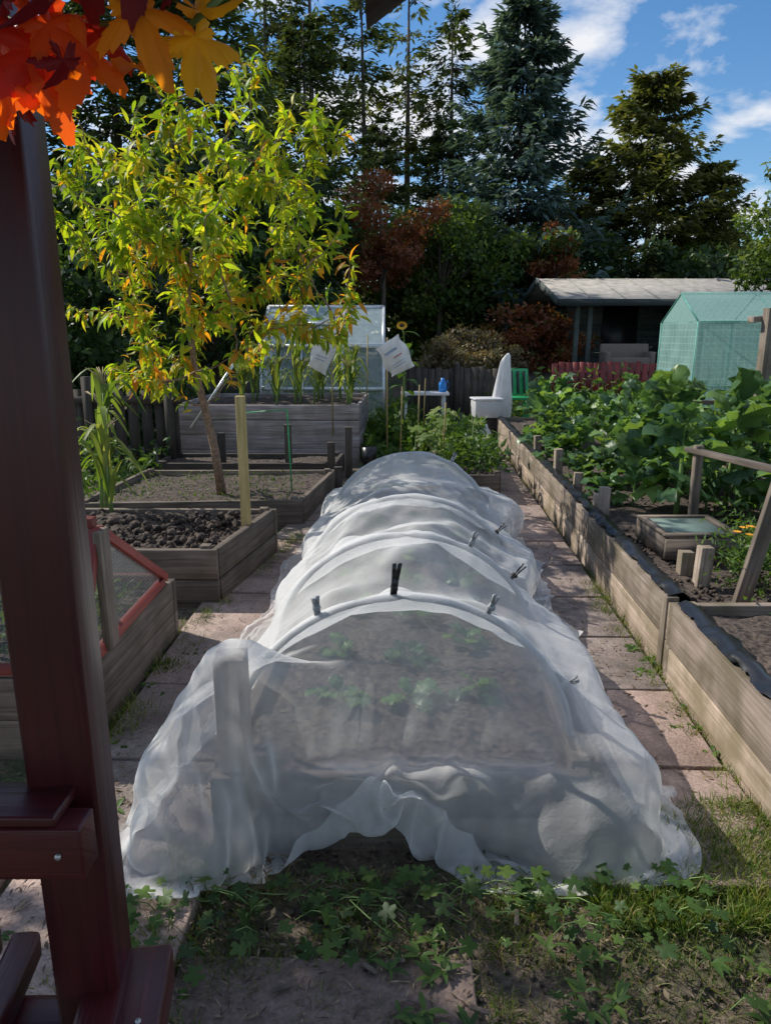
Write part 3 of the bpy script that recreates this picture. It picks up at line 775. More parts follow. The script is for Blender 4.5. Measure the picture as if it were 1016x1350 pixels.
def conifer_mesh(seed,H,Rad,mat,dens=1.0,cards=46,bare=.0,power=.8,droop=.25,cw=.1,cl=.42,name='pine_tree',loc=(0,0,0),low=.05,wild=.25):
    global R
    Rs=R;R=np.random.default_rng(seed)
    mb=MB();nb=int(230*dens)
    mb.tube([(0,0,-.3),(R.normal()*.05,R.normal()*.05,H*.5),(0,0,H*.99)],[H*.013,H*.008,.02],7,1)
    hs_=low+(1-low)*np.sort(R.random(nb))**.92
    az_=np.arange(nb)*2.399+R.normal(size=nb)*.6
    Ls=Rad*(1-hs_)**power*R.uniform(1-1.4*wild,1+.5*wild,nb)+.12
    if bare>0: Ls*=np.where(hs_<bare,R.uniform(.2,1,nb),1)
    k=cards
    t=R.random((nb,k))**.75
    t=.12+.9*t
    dirs=np.stack([np.cos(az_),np.sin(az_),R.normal(size=nb)*.14],-1)
    P=dirs[:,None]*(Ls[:,None]*t)[...,None]
    side=np.stack([-np.sin(az_),np.cos(az_),np.zeros(nb)],-1)
    so_=R.normal(size=(nb,k))*.18*(Ls[:,None])*(1.15-t)
    P+=side[:,None]*so_[...,None]
    P[...,2]+=(hs_*H)[:,None]-droop*Ls[:,None]*t**1.4+.22*Ls[:,None]*t**4+R.normal(size=(nb,k))*.07
    D=dirs[:,None]*1.0+side[:,None]*np.sign(so_)[...,None]*R.uniform(.2,1.2,(nb,k,1))+np.array([0,0,-.2])+R.normal(size=(nb,k,3))*.35
    D=D.reshape(-1,3);P=P.reshape(-1,3);n=len(P)
    sc=np.column_stack([R.uniform(.6,1.4,n)*cw,R.uniform(.6,1.3,n)*cl,np.full(n,cl)])
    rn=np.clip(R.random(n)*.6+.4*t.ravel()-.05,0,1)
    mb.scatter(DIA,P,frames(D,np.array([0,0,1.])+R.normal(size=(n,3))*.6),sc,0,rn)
    for i in range(0,nb,2):
        mb.tube([(0,0,hs_[i]*H),dirs[i]*Ls[i]*.8+[0,0,hs_[i]*H-droop*Ls[i]*.7]],[.025,.008],3,1,.5,cap=False)
    ob=mb.done(name,[mat,M['bark']]);ob.location=loc;R=Rs;return ob
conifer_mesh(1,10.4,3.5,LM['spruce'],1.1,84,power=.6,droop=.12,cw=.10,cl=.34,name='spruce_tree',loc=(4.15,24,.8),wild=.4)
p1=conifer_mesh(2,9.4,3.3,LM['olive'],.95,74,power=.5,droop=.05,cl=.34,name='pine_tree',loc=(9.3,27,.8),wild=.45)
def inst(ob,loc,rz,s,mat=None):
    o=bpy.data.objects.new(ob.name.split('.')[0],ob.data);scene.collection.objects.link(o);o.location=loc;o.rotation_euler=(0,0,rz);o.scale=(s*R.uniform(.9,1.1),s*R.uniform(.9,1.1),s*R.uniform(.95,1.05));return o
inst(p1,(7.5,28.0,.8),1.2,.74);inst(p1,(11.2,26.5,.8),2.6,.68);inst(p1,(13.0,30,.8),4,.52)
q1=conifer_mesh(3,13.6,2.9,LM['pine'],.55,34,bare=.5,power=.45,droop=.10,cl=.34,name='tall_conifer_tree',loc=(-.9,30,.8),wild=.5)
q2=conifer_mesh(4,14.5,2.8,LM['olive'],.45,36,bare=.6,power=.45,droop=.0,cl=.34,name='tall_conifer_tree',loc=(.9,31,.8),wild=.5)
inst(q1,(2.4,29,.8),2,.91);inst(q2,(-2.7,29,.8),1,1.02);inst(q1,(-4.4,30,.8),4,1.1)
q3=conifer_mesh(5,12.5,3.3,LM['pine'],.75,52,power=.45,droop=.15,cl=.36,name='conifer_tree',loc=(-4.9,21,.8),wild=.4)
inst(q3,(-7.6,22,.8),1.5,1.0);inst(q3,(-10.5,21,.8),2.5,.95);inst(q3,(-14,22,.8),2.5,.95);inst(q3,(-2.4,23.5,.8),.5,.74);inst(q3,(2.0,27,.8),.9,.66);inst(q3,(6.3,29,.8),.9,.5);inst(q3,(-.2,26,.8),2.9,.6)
print('conifers',time.time()-T0)

def broad(name,loc,rx,ry,rz,n,mat,size=.16,clumps=26,trunk=True,zc=None,tpl=DIA,wd=.5,box=False):
    mb=MB();x,y,z=loc
    zc=rz*1.0+z if zc is None else zc
    if trunk:
        mb.tube([(x,y,z-.1),(x+.05,y,z+(zc-z)*.6),(x,y,zc+rz*.3)],[.09,.06,.02],7,1)
    C=rdir(clumps)*R.random((clumps,1))**.4
    if box: C=R.uniform(-1,1,(clumps,3))
    C=C*[rx,ry,rz]+[x,y,zc]
    if trunk:
        for c_ in C[::2]: mb.tube([(x,y,z+(zc-z)*.6),(c_+[x,y,zc])/2+R.normal(size=3)*.05,c_],[.03,.018,.006],4,1,.5,cap=False)
    cr=min(rx,ry,rz)*R.uniform(.25,.5,clumps)
    ci=R.integers(clumps,size=n)
    dd=rdir(n);P=C[ci]+dd*(cr[ci]*R.random(n)**.35)[:,None]*[1.25,1.25,.85]
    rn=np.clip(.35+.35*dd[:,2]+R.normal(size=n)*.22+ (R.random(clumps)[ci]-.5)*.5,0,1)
    sc=R.uniform(.6,1.4,n)*size
    D=dd*.5+rdir(n)+[0,0,-.2]
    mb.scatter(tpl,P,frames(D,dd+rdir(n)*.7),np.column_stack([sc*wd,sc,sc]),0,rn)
    return mb.done(name,[mat,M['bark']])
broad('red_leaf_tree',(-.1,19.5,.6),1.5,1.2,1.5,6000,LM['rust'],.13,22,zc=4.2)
broad('added_shade_tree',(1.5,21,.7),1.8,1.5,2.0,8000,LM['broad'],.15,30,zc=3.6)
broad('added_shade_tree',(-2.2,18.5,.6),1.7,1.4,2.4,9000,LM['laurel'],.15,30,zc=3.2)
broad('added_shade_tree',(8.6,15.8,.6),1.1,1.2,1.9,6000,LM['broad'],.13,26,zc=3.9)
broad('added_shade_tree',(-3.6,15.5,.5),2.0,1.6,2.7,12000,LM['laurel'],.16,36,zc=3.2)
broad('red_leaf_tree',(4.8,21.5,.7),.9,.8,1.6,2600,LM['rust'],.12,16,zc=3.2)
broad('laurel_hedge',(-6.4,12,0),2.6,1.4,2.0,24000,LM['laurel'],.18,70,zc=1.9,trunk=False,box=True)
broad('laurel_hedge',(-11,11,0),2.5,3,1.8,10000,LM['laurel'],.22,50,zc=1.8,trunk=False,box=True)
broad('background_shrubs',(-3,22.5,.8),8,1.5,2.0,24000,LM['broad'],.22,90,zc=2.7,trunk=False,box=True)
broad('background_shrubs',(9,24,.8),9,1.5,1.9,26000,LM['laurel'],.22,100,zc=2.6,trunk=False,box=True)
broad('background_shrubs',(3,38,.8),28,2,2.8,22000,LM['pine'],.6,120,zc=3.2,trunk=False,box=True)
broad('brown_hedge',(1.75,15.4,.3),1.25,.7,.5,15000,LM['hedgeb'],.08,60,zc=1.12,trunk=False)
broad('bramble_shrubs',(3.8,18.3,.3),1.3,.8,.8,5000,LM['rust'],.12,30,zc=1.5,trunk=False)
# unseen tree added off-frame left to cast dappled shade on the foreground
broad('added_shade_tree',(-4.3,3.0,0),1.2,.75,.85,5600,LM['broad'],.13,26,zc=4.1)

# ------------------------------------------------------------ buildings
cab=bpy.data.objects.new('garden_cabin',None);scene.collection.objects.link(cab)
mb=MB()
z0=.45
for k in range(14):
    zz=z0+.07+k*.14
    mb.box((8.9,17.3,zz),(3.6,.03,.132),Euler((.06,0,0)),0)
    mb.box((5.9,18.9,zz),(2.55,.03,.132),Euler((.06,0,0)),0)
    mb.box((7.1,18.1,zz),(.03,1.57,.132),None,0)
for x in(4.45,4.75,7.08): mb.box((x,17.15,z0+1.0),(.1,.1,2.0),None,0)
mb.box((7.6,17.6,z0-.02),(6.4,3.2,.12),None,1)
mb.box((5.8,17.13,z0+1.95),(2.7,.08,.12),None,0)
mb.done('walls',[M['shedw'],M['woodG']],parent=cab,bevel=.004)
mb=MB()
V=np.array([(3.9,16.75,2.38),(11.4,16.75,2.38),(11.4,19.2,3.0),(3.9,19.2,3.0)])
V2=V-[0,0,.07];mb.faces(np.concatenate([V,V2]),[(0,1,2,3),(7,6,5,4),(0,4,5,1),(1,5,6,2),(2,6,7,3),(3,7,4,0)],0,.5)
V=np.array([(3.9,21.6,2.38),(11.4,21.6,2.38),(11.4,19.2,3.0),(3.9,19.2,3.0)])[::-1]
V2=V-[0,0,.07];mb.faces(np.concatenate([V,V2]),[(0,1,2,3),(7,6,5,4),(0,4,5,1),(1,5,6,2),(2,6,7,3),(3,7,4,0)],0,.5)
mb.box((7.65,16.73,2.31),(7.5,.04,.15),None,1)
mb.beam((3.88,16.75,2.33),(3.88,19.2,2.95),.04,.15,1);mb.beam((3.88,21.6,2.33),(3.88,19.2,2.95),.04,.15,1)
for k in range(1,10):
    x=3.9+k*.76;mb.beam((x,16.76,2.39),(x,19.18,3.005),.03,.012,0)
mb.done('roof',[M['roof'],M['shedw']],parent=cab)
mb=MB();mb.box((9.4,17.26,1.75),(.9,.05,.8),None,0);mb.box((6.0,18.87,1.5),(.9,.05,1.7),None,0)
mb.box((9.4,17.24,1.75),(.04,.06,.8),None,1)
mb.done('windows',[M['dark'],M['shedw']],parent=cab)
mb=MB()
mb.box((5.5,16.6,.95),(1.1,.5,.3),None,0);mb.box((5.5,16.85,1.2),(1.1,.14,.4),None,0);mb.box((5.0,16.6,1.08),(.12,.55,.3),None,0);mb.box((6.0,16.6,1.08),(.12,.55,.3),None,0)
for xx in(5.05,5.95): mb.box((xx,16.5,.6),(.07,.07,.45))
mb.done('garden_sofa',[M['wick']],bevel=.03)
mb=MB()
for x in np.arange(3.4,6.6,.14): mb.box((x,14.6,.68+R.normal()*.01),(.115,.025,.75+R.normal()*.02),None,0)
mb.box((5.0,14.63,.5),(3.3,.04,.07));mb.box((5.0,14.63,.85),(3.3,.04,.07))
mb.done('red_fence',[M['redB']])
mb=MB()
for x in np.arange(.45,2.2,.13): mb.box((x,13.2,.5+R.normal()*.02),(.12,.02,1.0),None,0)
for x in(.45,1.3,2.2): mb.box((x,13.14,.55),(.08,.08,1.15),None,0)
mb.done('board_fence',[M['woodD']])
mb=MB()
for x in np.arange(-4.6,-2.5,.16): mb.box((x,8.5,.5+R.normal()*.02),(.12,.02,.95),None,0)
for x in(-4.5,-3.5,-2.55): mb.box((x,8.44,.55),(.09,.09,1.15),None,0)
mb.box((-3.5,8.46,.85),(2.2,.04,.09));mb.done('board_fence',[M['woodD']])
# glass greenhouse
GL=sheer('glass',(.60,.74,.76),alpha=.26,edge=.4,transl=.15,gloss=.6)
gh=bpy.data.objects.new('greenhouse',None);scene.collection.objects.link(gh)
x0,x1,ya,yb,ze,zr=-2.0,-.03,11.6,13.8,1.42,2.06;ym=(ya+yb)/2
mb=MB()
def rod(a,b,w=.045): mb.beam(a,b,w,w,0)
for x in np.linspace(x0,x1,4):
    rod((x,ya,.0),(x,ya,ze));rod((x,yb,0),(x,yb,ze));rod((x,ya,ze),(x,ym,zr));rod((x,yb,ze),(x,ym,zr))
for (yy,z) in((ya,ze),(yb,ze),(ym,zr),(ya,.75)): rod((x0,yy,z+.003),(x1,yy,z+.003),.06)
for x in(x0,x1):
    rod((x,ya,ze),(x,yb,ze));rod((x,ym,0),(x,ym,zr));rod((x,(ya+ym)/2,0),(x,(ya+ym)/2,(ze+zr)/2));rod((x,ya,.75),(x,yb,.75))
rod((x0+.65,ya+.55,ze+.36),(x0+1.3,ya+.55,ze+.36),.05);rod((x0+.65,ya+.1,ze+.12),(x0+1.3,ya+.1,ze+.12),.05)
mb.done('frame',[M['metal']],parent=gh)
mb=MB()
def pane(*q): mb.faces(np.array(q,float),[tuple(range(len(q)))],0,.5)
e=.02
pane((x0,ya,e),(x1,ya,e),(x1,ya,ze),(x0,ya,ze));pane((x0,yb,e),(x1,yb,e),(x1,yb,ze),(x0,yb,ze))
pane((x0,ya,ze),(x1,ya,ze),(x1,ym,zr),(x0,ym,zr));pane((x0,yb,ze),(x1,yb,ze),(x1,ym,zr),(x0,ym,zr))
for x in(x0,x1): pane((x,ya,e),(x,yb,e),(x,yb,ze),(x,ym,zr),(x,ya,ze))
mb.done('glazing',[GL],parent=gh)
mb=MB();lowveg(mb,900,x0+.1,x1-.1,ya+.2,yb-.2,.2,1.0,.14);mb.done('tomato_plants',[LM['weed']],parent=gh)
# polythene greenhouse
PG=sheer('green_polythene',(.40,.62,.56),alpha=.46,edge=.35,transl=.5,weave=14,gloss=.2)
pg=bpy.data.objects.new('polythene_greenhouse',None);scene.collection.objects.link(pg)
mb=MB()
def gridquad(a,b,c,d,n,m,amp,uvs):
    a,b,c,d=[np.array(q,float) for q in(a,b,c,d)]
    s=np.linspace(0,1,n)[:,None,None];t=np.linspace(0,1,m)[None,:,None]
    P=a*(1-s)*(1-t)+b*s*(1-t)+c*s*t+d*(1-s)*t
    nn=np.cross(b-a,d-a);nn/=np.linalg.norm(nn)
    S_,T_=s[...,0],t[...,0];wv=amp*(np.sin(S_*17+3*np.sin(T_*5))*.5+np.sin(T_*23+S_*9)*.4)*np.sin(S_*np.pi)
    P=P+wv[...,None]*nn
    uv=np.stack(np.broadcast_arrays(S_*uvs[0],T_*uvs[1]),-1)
    mb.grid(P.reshape(-1,3),n,m,0,.5,uv)
a0,a1,b0,b1,e0,r0=4.3,7.6,10.1,11.5,1.78,2.2;bm=(b0+b1)/2
gridquad((a0,b0,.05),(a1,b0,.05),(a1,b0,e0),(a0,b0,e0),34,20,.05,(2.4,1.3))
gridquad((a0,b0,e0),(a1,b0,e0),(a1,bm,r0),(a0,bm,r0),24,8,.03,(2.4,.6))
gridquad((a0,b1,e0),(a1,b1,e0),(a1,bm,r0),(a0,bm,r0),24,8,.02,(2.4,.6))
gridquad((a0,b1,.05),(a1,b1,.05),(a1,b1,e0),(a0,b1,e0),24,14,.03,(2.4,1.3))
gridquad((a0,b1,.05),(a0,b0,.05),(a0,b0,e0),(a0,b1,e0),14,20,.04,(1,1.3))
gridquad((a1,b1,.05),(a1,b0,.05),(a1,b0,e0),(a1,b1,e0),10,14,.02,(1,1.3))
for x in(a0,a1): mb.faces(np.array([(x,b0,e0),(x,b1,e0),(x,bm,r0)]),[(0,1,2)],0,.5)
mb.done('cover',[PG],parent=pg,smooth=True)
mb=MB()
for x in np.linspace(a0,a1,4):
    for yy in(b0+.03,b1-.03): mb.tube([(x,yy,0),(x,yy,e0)],.014,6)
    mb.tube([(x,b0+.03,e0),(x,bm,r0-.02),(x,b1-.03,e0)],.014,6)
for (yy,z) in((b0+.03,e0),(b1-.03,e0),(bm,r0-.02),(b0+.03,.9)): mb.tube([(a0,yy,z),(a1,yy,z)],.014,6)
mb.done('frame',[M['tealp']],parent=pg)
mb=MB();lowveg(mb,700,a0+.2,a1-.2,b0+.2,b1-.2,.1,.9,.16);mb.done('potted_plants',[LM['weed']],parent=pg)
mb=MB()
mb.box((3.14,6.0,.95),(.11,.09,1.72),.1);mb.box((3.14,6.0,.08),(.12,.1,.06),.1)
mb.beam((3.0,6.06,1.72),(4.2,6.3,1.80),.08,.05)
mb.beam((2.4,6.5,1.0),(4.6,6.3,1.04),.05,.04)
mb.done('trellis_post',[M['woodL']],bevel=.004)
mb=MB()
mb.beam((1.74,3.3,.25),(1.93,3.38,1.0),.075,.035);mb.beam((2.02,4.7,.86),(2.14,3.3,.91),.07,.03);mb.beam((2.16,3.55,.3),(2.14,3.5,1.0),.05,.05)
mb.beam((2.05,4.6,.3),(2.04,4.6,.9),.05,.05)
mb.done('wooden_rail',[M['wood']],bevel=.003)
mb=MB()
for (cxx,cyy,sx_,sy_) in((1.83,3.93,.44,.03),(1.83,4.40,.44,.03),(1.62,4.165,.03,.44),(2.04,4.165,.03,.44)): mb.box((cxx,cyy,.40),(sx_,sy_,.12),None,0)
mb.box((1.83,4.165,.468),(.36,.38,.006),Euler((.02,0,0)),1)
for (cxx,cyy,sx_,sy_) in((1.83,3.955,.45,.04),(1.83,4.375,.45,.04),(1.625,4.165,.04,.376),(2.035,4.165,.04,.376)): mb.box((cxx,cyy,.476),(sx_,sy_,.02),None,0)
mb.done('glass_cold_frame',[M['wood'],sheer('frame_glass',(.26,.36,.31),alpha=.4,edge=.3,transl=.1,gloss=.6)])
mb=MB();mb.tube([(-2.35,8.6,.5),(-1.75,8.5,1.3)],.018,8);mb.done('metal_pole',[M['metal']],smooth=True)
mb=MB();mb.tube([(-.86,6.4,.2),(-.88,6.4,.95)],.007,6);mb.tube([(-.88,6.4,.95),(-1.3,6.6,.9)],.005,6);mb.done('green_cane',[M['greenp']])
mb=MB();mb.tube([(-2.2,4.4,.3),(-2.15,4.7,.9),(-2.3,4.9,1.15)],.03,8);mb.done('grey_pipe',[M['pipe']],smooth=True)
for (x,y,z,l) in((.5,9.4,.3,.75),(.18,8.6,.0,1.0),(.62,7.6,.3,.6),(-.25,9.5,.7,.9),(.4,8.9,.2,.8)):
    mb=MB();mb.tube([(x,y,z),(x+.02,y,z+l)],.009,6);mb.done('bamboo_cane',[M['stake']])

def sack(x,y,z,w,h,tilt,seed):
    n,m=14,18
    mb=MB();Rr=np.array(Euler((.1,tilt,.25)).to_matrix())
    for sgn in(-1,1):
        V=[]
        for i in range(n):
            for j in range(m):
                s=i/(n-1)*2-1;t=j/(m-1)
                bul=.045*(1-s*s)*math.sin(t*math.pi)**.6*sgn
                V.append([s*w/2*(1-.12*math.sin(t*9)),bul+.012*math.sin(s*7+t*11+seed),-t*h+.03*s*math.sin(t*4)])
        V=np.array(V)@Rr.T+[x,y,z];mb.grid(V,n,m,0,.5)
    for k,(u,v,ww,hh,mi) in enumerate(((-.1,-.30,.5,.07,1),(.05,-.50,.35,.05,2),(-.05,-.66,.55,.02,1),(-.05,-.74,.5,.02,1))):
        q=np.array([[u*w-ww*w/2,-.058,v*h],[u*w+ww*w/2,-.058,v*h],[u*w+ww*w/2,-.058,v*h+hh*h],[u*w-ww*w/2,-.058,v*h+hh*h]])@Rr.T+[x,y,z]
        mb.faces(q,[(0,1,2,3)],mi,.5)
    mb.done('white_sack',[M['white'],plain('print_blue',(.3,.38,.52)),plain('print_red',(.55,.3,.3))],smooth=True)
    mb=MB();mb.tube([(x,y+.05,z-1.3),(x,y+.05,z+.05)],.01,6);mb.done('bamboo_cane',[M['stake']])
sack(-.66,8.9,1.66,.26,.52,.35,1);sack(.02,8.8,1.52,.34,.42,-.55,2)
mb=MB();mb.box((.62,11.4,.70),(.75,.4,.04));
for a_ in(-.3,.3):
    for b__ in(-.15,.15): mb.box((.62+a_,11.4+b__,.34),(.04,.04,.68))
mb.done('garden_table',[M['white']],bevel=.004)
mb=MB();mb.tube([(.9,11.35,.72),(.9,11.35,.86),(.9,11.35,.9),(.9,11.35,.94)],[.06,.06,.03,.03],12);mb.tube([(.96,11.35,.76),(1.02,11.35,.84),(.96,11.35,.9)],.01,6);mb.done('blue_bottle',[M['blue']],smooth=True)
mb=MB();mb.box((1.55,11.0,.5),(.42,.35,.26),.1);mb.box((1.55,11.0,.65),(.46,.39,.03),.1);mb.box((1.55,11.0,.18),(.36,.3,.36),.1,1);mb.done('storage_bin',[M['white'],M['woodD']],bevel=.02)
mb=MB();n=22;k=36;zz=np.linspace(0,1,n);V=[]
for i in range(n):
    t=zz[i];wd_=.155*(1-.6*max(0,(t-.2)/.8)**1.2)
    for j in range(k):
        a=j/k*2*math.pi;rr=wd_*(1+.07*math.sin(a*7+t*2)+.05*math.sin(a*12-t*3))*(1 if i<n-1 else .75)
        V.append((1.80+.05*t+rr*math.cos(a),11.2+rr*.6*math.sin(a),.35+t*.93+.05*math.cos(a+.6)*(t>.95)))
mb.faces(V,[(i*k+j,i*k+(j+1)%k,(i+1)*k+(j+1)%k,(i+1)*k+j) for i in range(n-1) for j in range(k)]+[tuple((n-1)*k+j for j in range(k))],0,.5)
mb.done('fleece_plant_bag',[M['white']],smooth=True)
mb=MB();mb.box((2.12,11.5,.62),(.34,.34,.04),.2);mb.box((2.14,11.66,.86),(.34,.03,.42),Euler((-.2,0,.2)))
for a_ in(-.14,.14):
    for b__ in(-.14,.14): mb.box((2.12+a_,11.5+b__,.3),(.035,.035,.6))
for k in range(3): mb.box((2.03+k*.1,11.62,.86),(.03,.04,.36),Euler((-.2,0,.2)),1)
mb.done('green_chair',[M['greenp'],M['dark']],bevel=.006)
mb=MB();n=10;zz=np.linspace(0,1,n);mb.tube(np.stack([1.28+.02*np.sin(zz*5),np.full(n,9.35)-.05*zz,.04+zz*.42],-1),.12*np.sin(np.clip(zz,.08,.93)*np.pi)**.35,12);mb.box((1.24,9.225,.26),(.1,.01,.12),None,1);mb.done('compost_sack',[M['white'],plain('label_red',(.55,.12,.1))],smooth=True)
mb=MB()
for (x,y,r,h) in((.95,12.3,.12,.35),(1.25,12.4,.1,.3),(2.9,12.6,.15,.4),(-.2,8.75,.1,.25)):
    mb.tube([(x,y,0),(x,y,h),(x,y,h-.02)],[r*.8,r,r*.85],14)
mb.done('plant_pots',[M['black']])

# ------------------------------------------------------------ A-frame cold frame on left bed
raised_bed('cold_frame_bed',[(-2.5,2.45),(-1.17,2.45),(-1.12,3.6),(-2.5,3.6)],.34,[M['wood'],M['soil']],npl=2)
MESH=sheer('mesh_panel',(.26,.26,.25),alpha=.2,edge=.3,transl=.2,weave=60)
cf=bpy.data.objects.new('mesh_cold_frame',None);scene.collection.objects.link(cf)
mb=MB();xr,xl=-1.15,-2.4
ap=(2.72,.86);fr=(2.47,.37);bk=(3.52,.37)
for x in(xr,xl):
    mb.beam((x,fr[0],fr[1]),(x,ap[0],ap[1]),.035,.04,0);mb.beam((x,ap[0]+.03,ap[1]-.02),(x,bk[0],bk[1]),.035,.04,0);mb.beam((x,fr[0]+.04,.365),(x,bk[0]-.05,.365),.035,.04,0)
mb.beam((xl,ap[0],ap[1]+.02),(xr,ap[0],ap[1]+.02),.05,.04,0);mb.beam((xl,fr[0],fr[1]),(xr-.03,fr[0],fr[1]),.035,.04,0);mb.beam((xl,bk[0],bk[1]),(xr-.03,bk[0],bk[1]),.035,.04,0)
mb.beam((-1.75,fr[0],fr[1]),(-1.75,ap[0],ap[1]),.03,.03,0)
mb.done('frame',[M['redB']],parent=cf,bevel=.003)
mb=MB()
UQ=np.array([(0,0),(1.2,0),(1.2,.6),(0,.6)])
mb.faces(np.array([(xl,fr[0],fr[1]),(xr,fr[0],fr[1]),(xr,ap[0],ap[1]),(xl,ap[0],ap[1])]),[(0,1,2,3)],0,.5,UQ)
mb.faces(np.array([(xl,bk[0],bk[1]),(xr,bk[0],bk[1]),(xr,ap[0],ap[1]),(xl,ap[0],ap[1])]),[(0,1,2,3)],0,.5,UQ)
mb.faces(np.array([(xr,fr[0],fr[1]),(xr,bk[0],bk[1]),(xr,ap[0],ap[1])]),[(0,1,2)],0,.5,np.array([(0,0),(1,0),(.2,.5)]))
mb.done('mesh',[MESH],parent=cf)
mb=MB();mb.box((-1.13,2.72,.6),(.03,.1,.5));mb.done('upright_board',[M['wood']],parent=cf,bevel=.003)
mb=MB();lowveg(mb,900,-2.3,-1.25,2.6,3.4,.33,.2,.07);mb.done('seedlings',[LM['weed']],parent=cf)

# ------------------------------------------------------------ pergola
pe=bpy.data.objects.new('pergola',None);scene.collection.objects.link(pe)
mb=MB();mb.box((-.435,.87,1.2),(.088,.088,2.4),.12);mb.done('post',[M['red']],parent=pe,bevel=.006)
mb=MB()
mb.box((-.83,.785,.965),(.9,.045,.075));mb.box((-.86,.80,1.012),(.9,.075,.016))
mb.done('upper_rail',[M['red']],parent=pe,bevel=.004)
mb=MB()
mb.box((-.375,.80,.645),(.12,.22,.07),.15);mb.box((-.375,.80,.33),(.07,.07,.55),.15)
for k in range(4): mb.box((-.56-k*.062,.80-.0*k,.645+.01*(k%2)),(.045,.3,.05),Euler((0,.05,.12)))
mb.box((-.75,.86,.585),(.72,.06,.05));mb.box((-.75,.72,.585),(.72,.04,.05))
mb.done('lower_rail',[M['red']],parent=pe,bevel=.008)
mb=MB()
for (x,y,z) in((-.34,.78,.682),(-.40,.72,.682),(-.562,.78,.672),(-.622,.76,.672),(-.41,.762,.965),(-.60,.762,.965)):
    mb.tube([(x,y,z),(x,y,z+.003)] if z<.9 else [(x,y,z),(x,y-.004,z)],.004,8)
mb.done('screws',[M['metal']],parent=pe)
mb=MB()
V=[(-.018,.72,1.882),(.35,.72,2.13),(.35,.72,2.3),(-.018,.72,2.3)]
V=np.array(V+[(x,y+.05,z) for x,y,z in V]);mb.faces(V,[(0,1,2,3),(7,6,5,4),(0,4,5,1),(1,5,6,2),(2,6,7,3),(3,7,4,0)],0,.5)
mb.box((-.75,.86,2.32),(2.4,.09,.12));mb.box((-.6,-.5,2.42),(3.0,2.7,.05))
mb.done('roof_boards',[M['woodD']],parent=pe)
mb=MB()
mb.tube([(-.40,.74,1.90),(-.33,.72,1.87),(-.25,.71,1.865),(-.17,.70,1.86),(-.13,.70,1.89)],.003,6,3,.5)
GLV=[(-.35,1.865,0,.058,215,.5),(-.335,1.835,0,.056,240,.3),(-.30,1.868,0,.056,170,.6),(-.295,1.835,0,.054,205,.4),(-.345,1.80,0,.046,200,.9),(-.315,1.805,1,.036,185,.0),
 (-.29,1.81,0,.044,160,.8),(-.27,1.885,2,.052,210,.4),(-.25,1.86,0,.042,190,.1),(-.252,1.835,1,.048,200,.05),(-.225,1.835,1,.046,175,.2),(-.205,1.86,1,.050,150,.5),
 (-.172,1.862,1,.050,160,.85),(-.160,1.868,1,.040,95,.8),(-.165,1.85,1,.036,190,1.),(-.205,1.895,2,.05,170,.6),(-.175,1.90,2,.046,140,.3),(-.235,1.90,2,.045,200,.8),(-.30,1.90,0,.05,120,.3),
 (-.345,1.90,2,.05,180,.2),(-.32,1.87,2,.034,250,.9),(-.112,1.915,0,.026,150,.9),(-.265,1.82,2,.03,190,.5),(-.33,1.81,2,.036,220,.4),(-.28,1.85,0,.04,120,.9)]
for k,(x,z,mi,s,ang,cr) in enumerate(GLV):
    a=math.radians(ang);d=np.array([[math.sin(a),-.2+R.normal()*.35,math.cos(a)]])
    up=np.array([[R.normal()*.5,-1,.2+R.normal()*.5]])
    mb.scatter(MPL[k%3],np.array([[x,.69+R.normal()*.02,z]]),frames(d,up),np.array([s]),mi,np.array([cr]))
mb.done('autumn_leaf_garland',[LM['mred'],LM['morange'],LM['mdark'],M['stem']])

# ------------------------------------------------------------ ground cover
def grass(n,fx,hl=(.04,.10),mb=None):
    P=fx(n);n=len(P)
    d=np.column_stack([R.normal(size=n)*.6,R.normal(size=n)*.6,np.ones(n)])
    s=R.uniform(hl[0],hl[1],n)
    mb.scatter(BLADE,P,frames(d,rdir(n)*[1,1,.1]),np.column_stack([s*1.1,s,s]),0,R.random(n)**1.3)
def clumpy(cxs,k,spread):
    def f(n):
        c=cxs[R.integers(len(cxs),size=n)];return np.column_stack([c+R.normal(size=(n,2))*spread,np.full(n,.0)])
    return f
mb=MB()
def patchy(x0,x1,y0,y1):
    def f(n):
        x=R.uniform(x0,x1,n*2);y=R.uniform(y0,y1,n*2);k=(.5+.5*np.sin(x*11+2*np.sin(y*9))*np.sin(y*13+x*5))>R.random(n*2)*.8
        return np.column_stack([x[k],y[k],np.full(k.sum(),.0)])
    return f
grass(12000,patchy(.60,1.30,1.62,2.15),(.03,.08),mb)
grass(5500,patchy(.3,1.7,1.1,1.85),(.02,.05),mb)
grass(2500,patchy(-.75,.7,1.5,1.85),(.02,.05),mb)
def edge(fx,y0,y1,n,sp=.03,hl=(.02,.07)):
    ce=np.array([[fx(yy)+R.normal()*sp,yy] for yy in R.uniform(y0,y1,max(6,n//60))])
    grass(n,clumpy(ce,0,.03),hl,mb)
edge(lambda y:rb(y)-.05,1.6,4.5,2400,.03,(.02,.08));edge(lambda y:rb(y)-.05,4.5,9,900);edge(lambda y:rb(y)-.52,2,8,900,.03)
edge(lambda y:-1.10+.02*(y-2.6),2.5,3.9,1600,.04,(.03,.09));edge(lambda y:-.55+max(0,y-3.6)*.12,1.4,6,1200,.05)
edge(lambda y:-.62,1.2,1.9,1800,.08,(.03,.08));edge(lambda y:-1.0+.2*(y-4),4,5.8,900,.04,(.03,.08))
edge(lambda y:.25,1.1,1.6,450,.03,(.02,.05));edge(lambda y:-.3,1.1,1.7,400,.2,(.02,.05));edge(lambda y:-.1+.3*math.sin(y*20),1.45,1.56,500,.1,(.02,.05))
mb.done('grass',[LM['grass']])
mb=MB();n=210
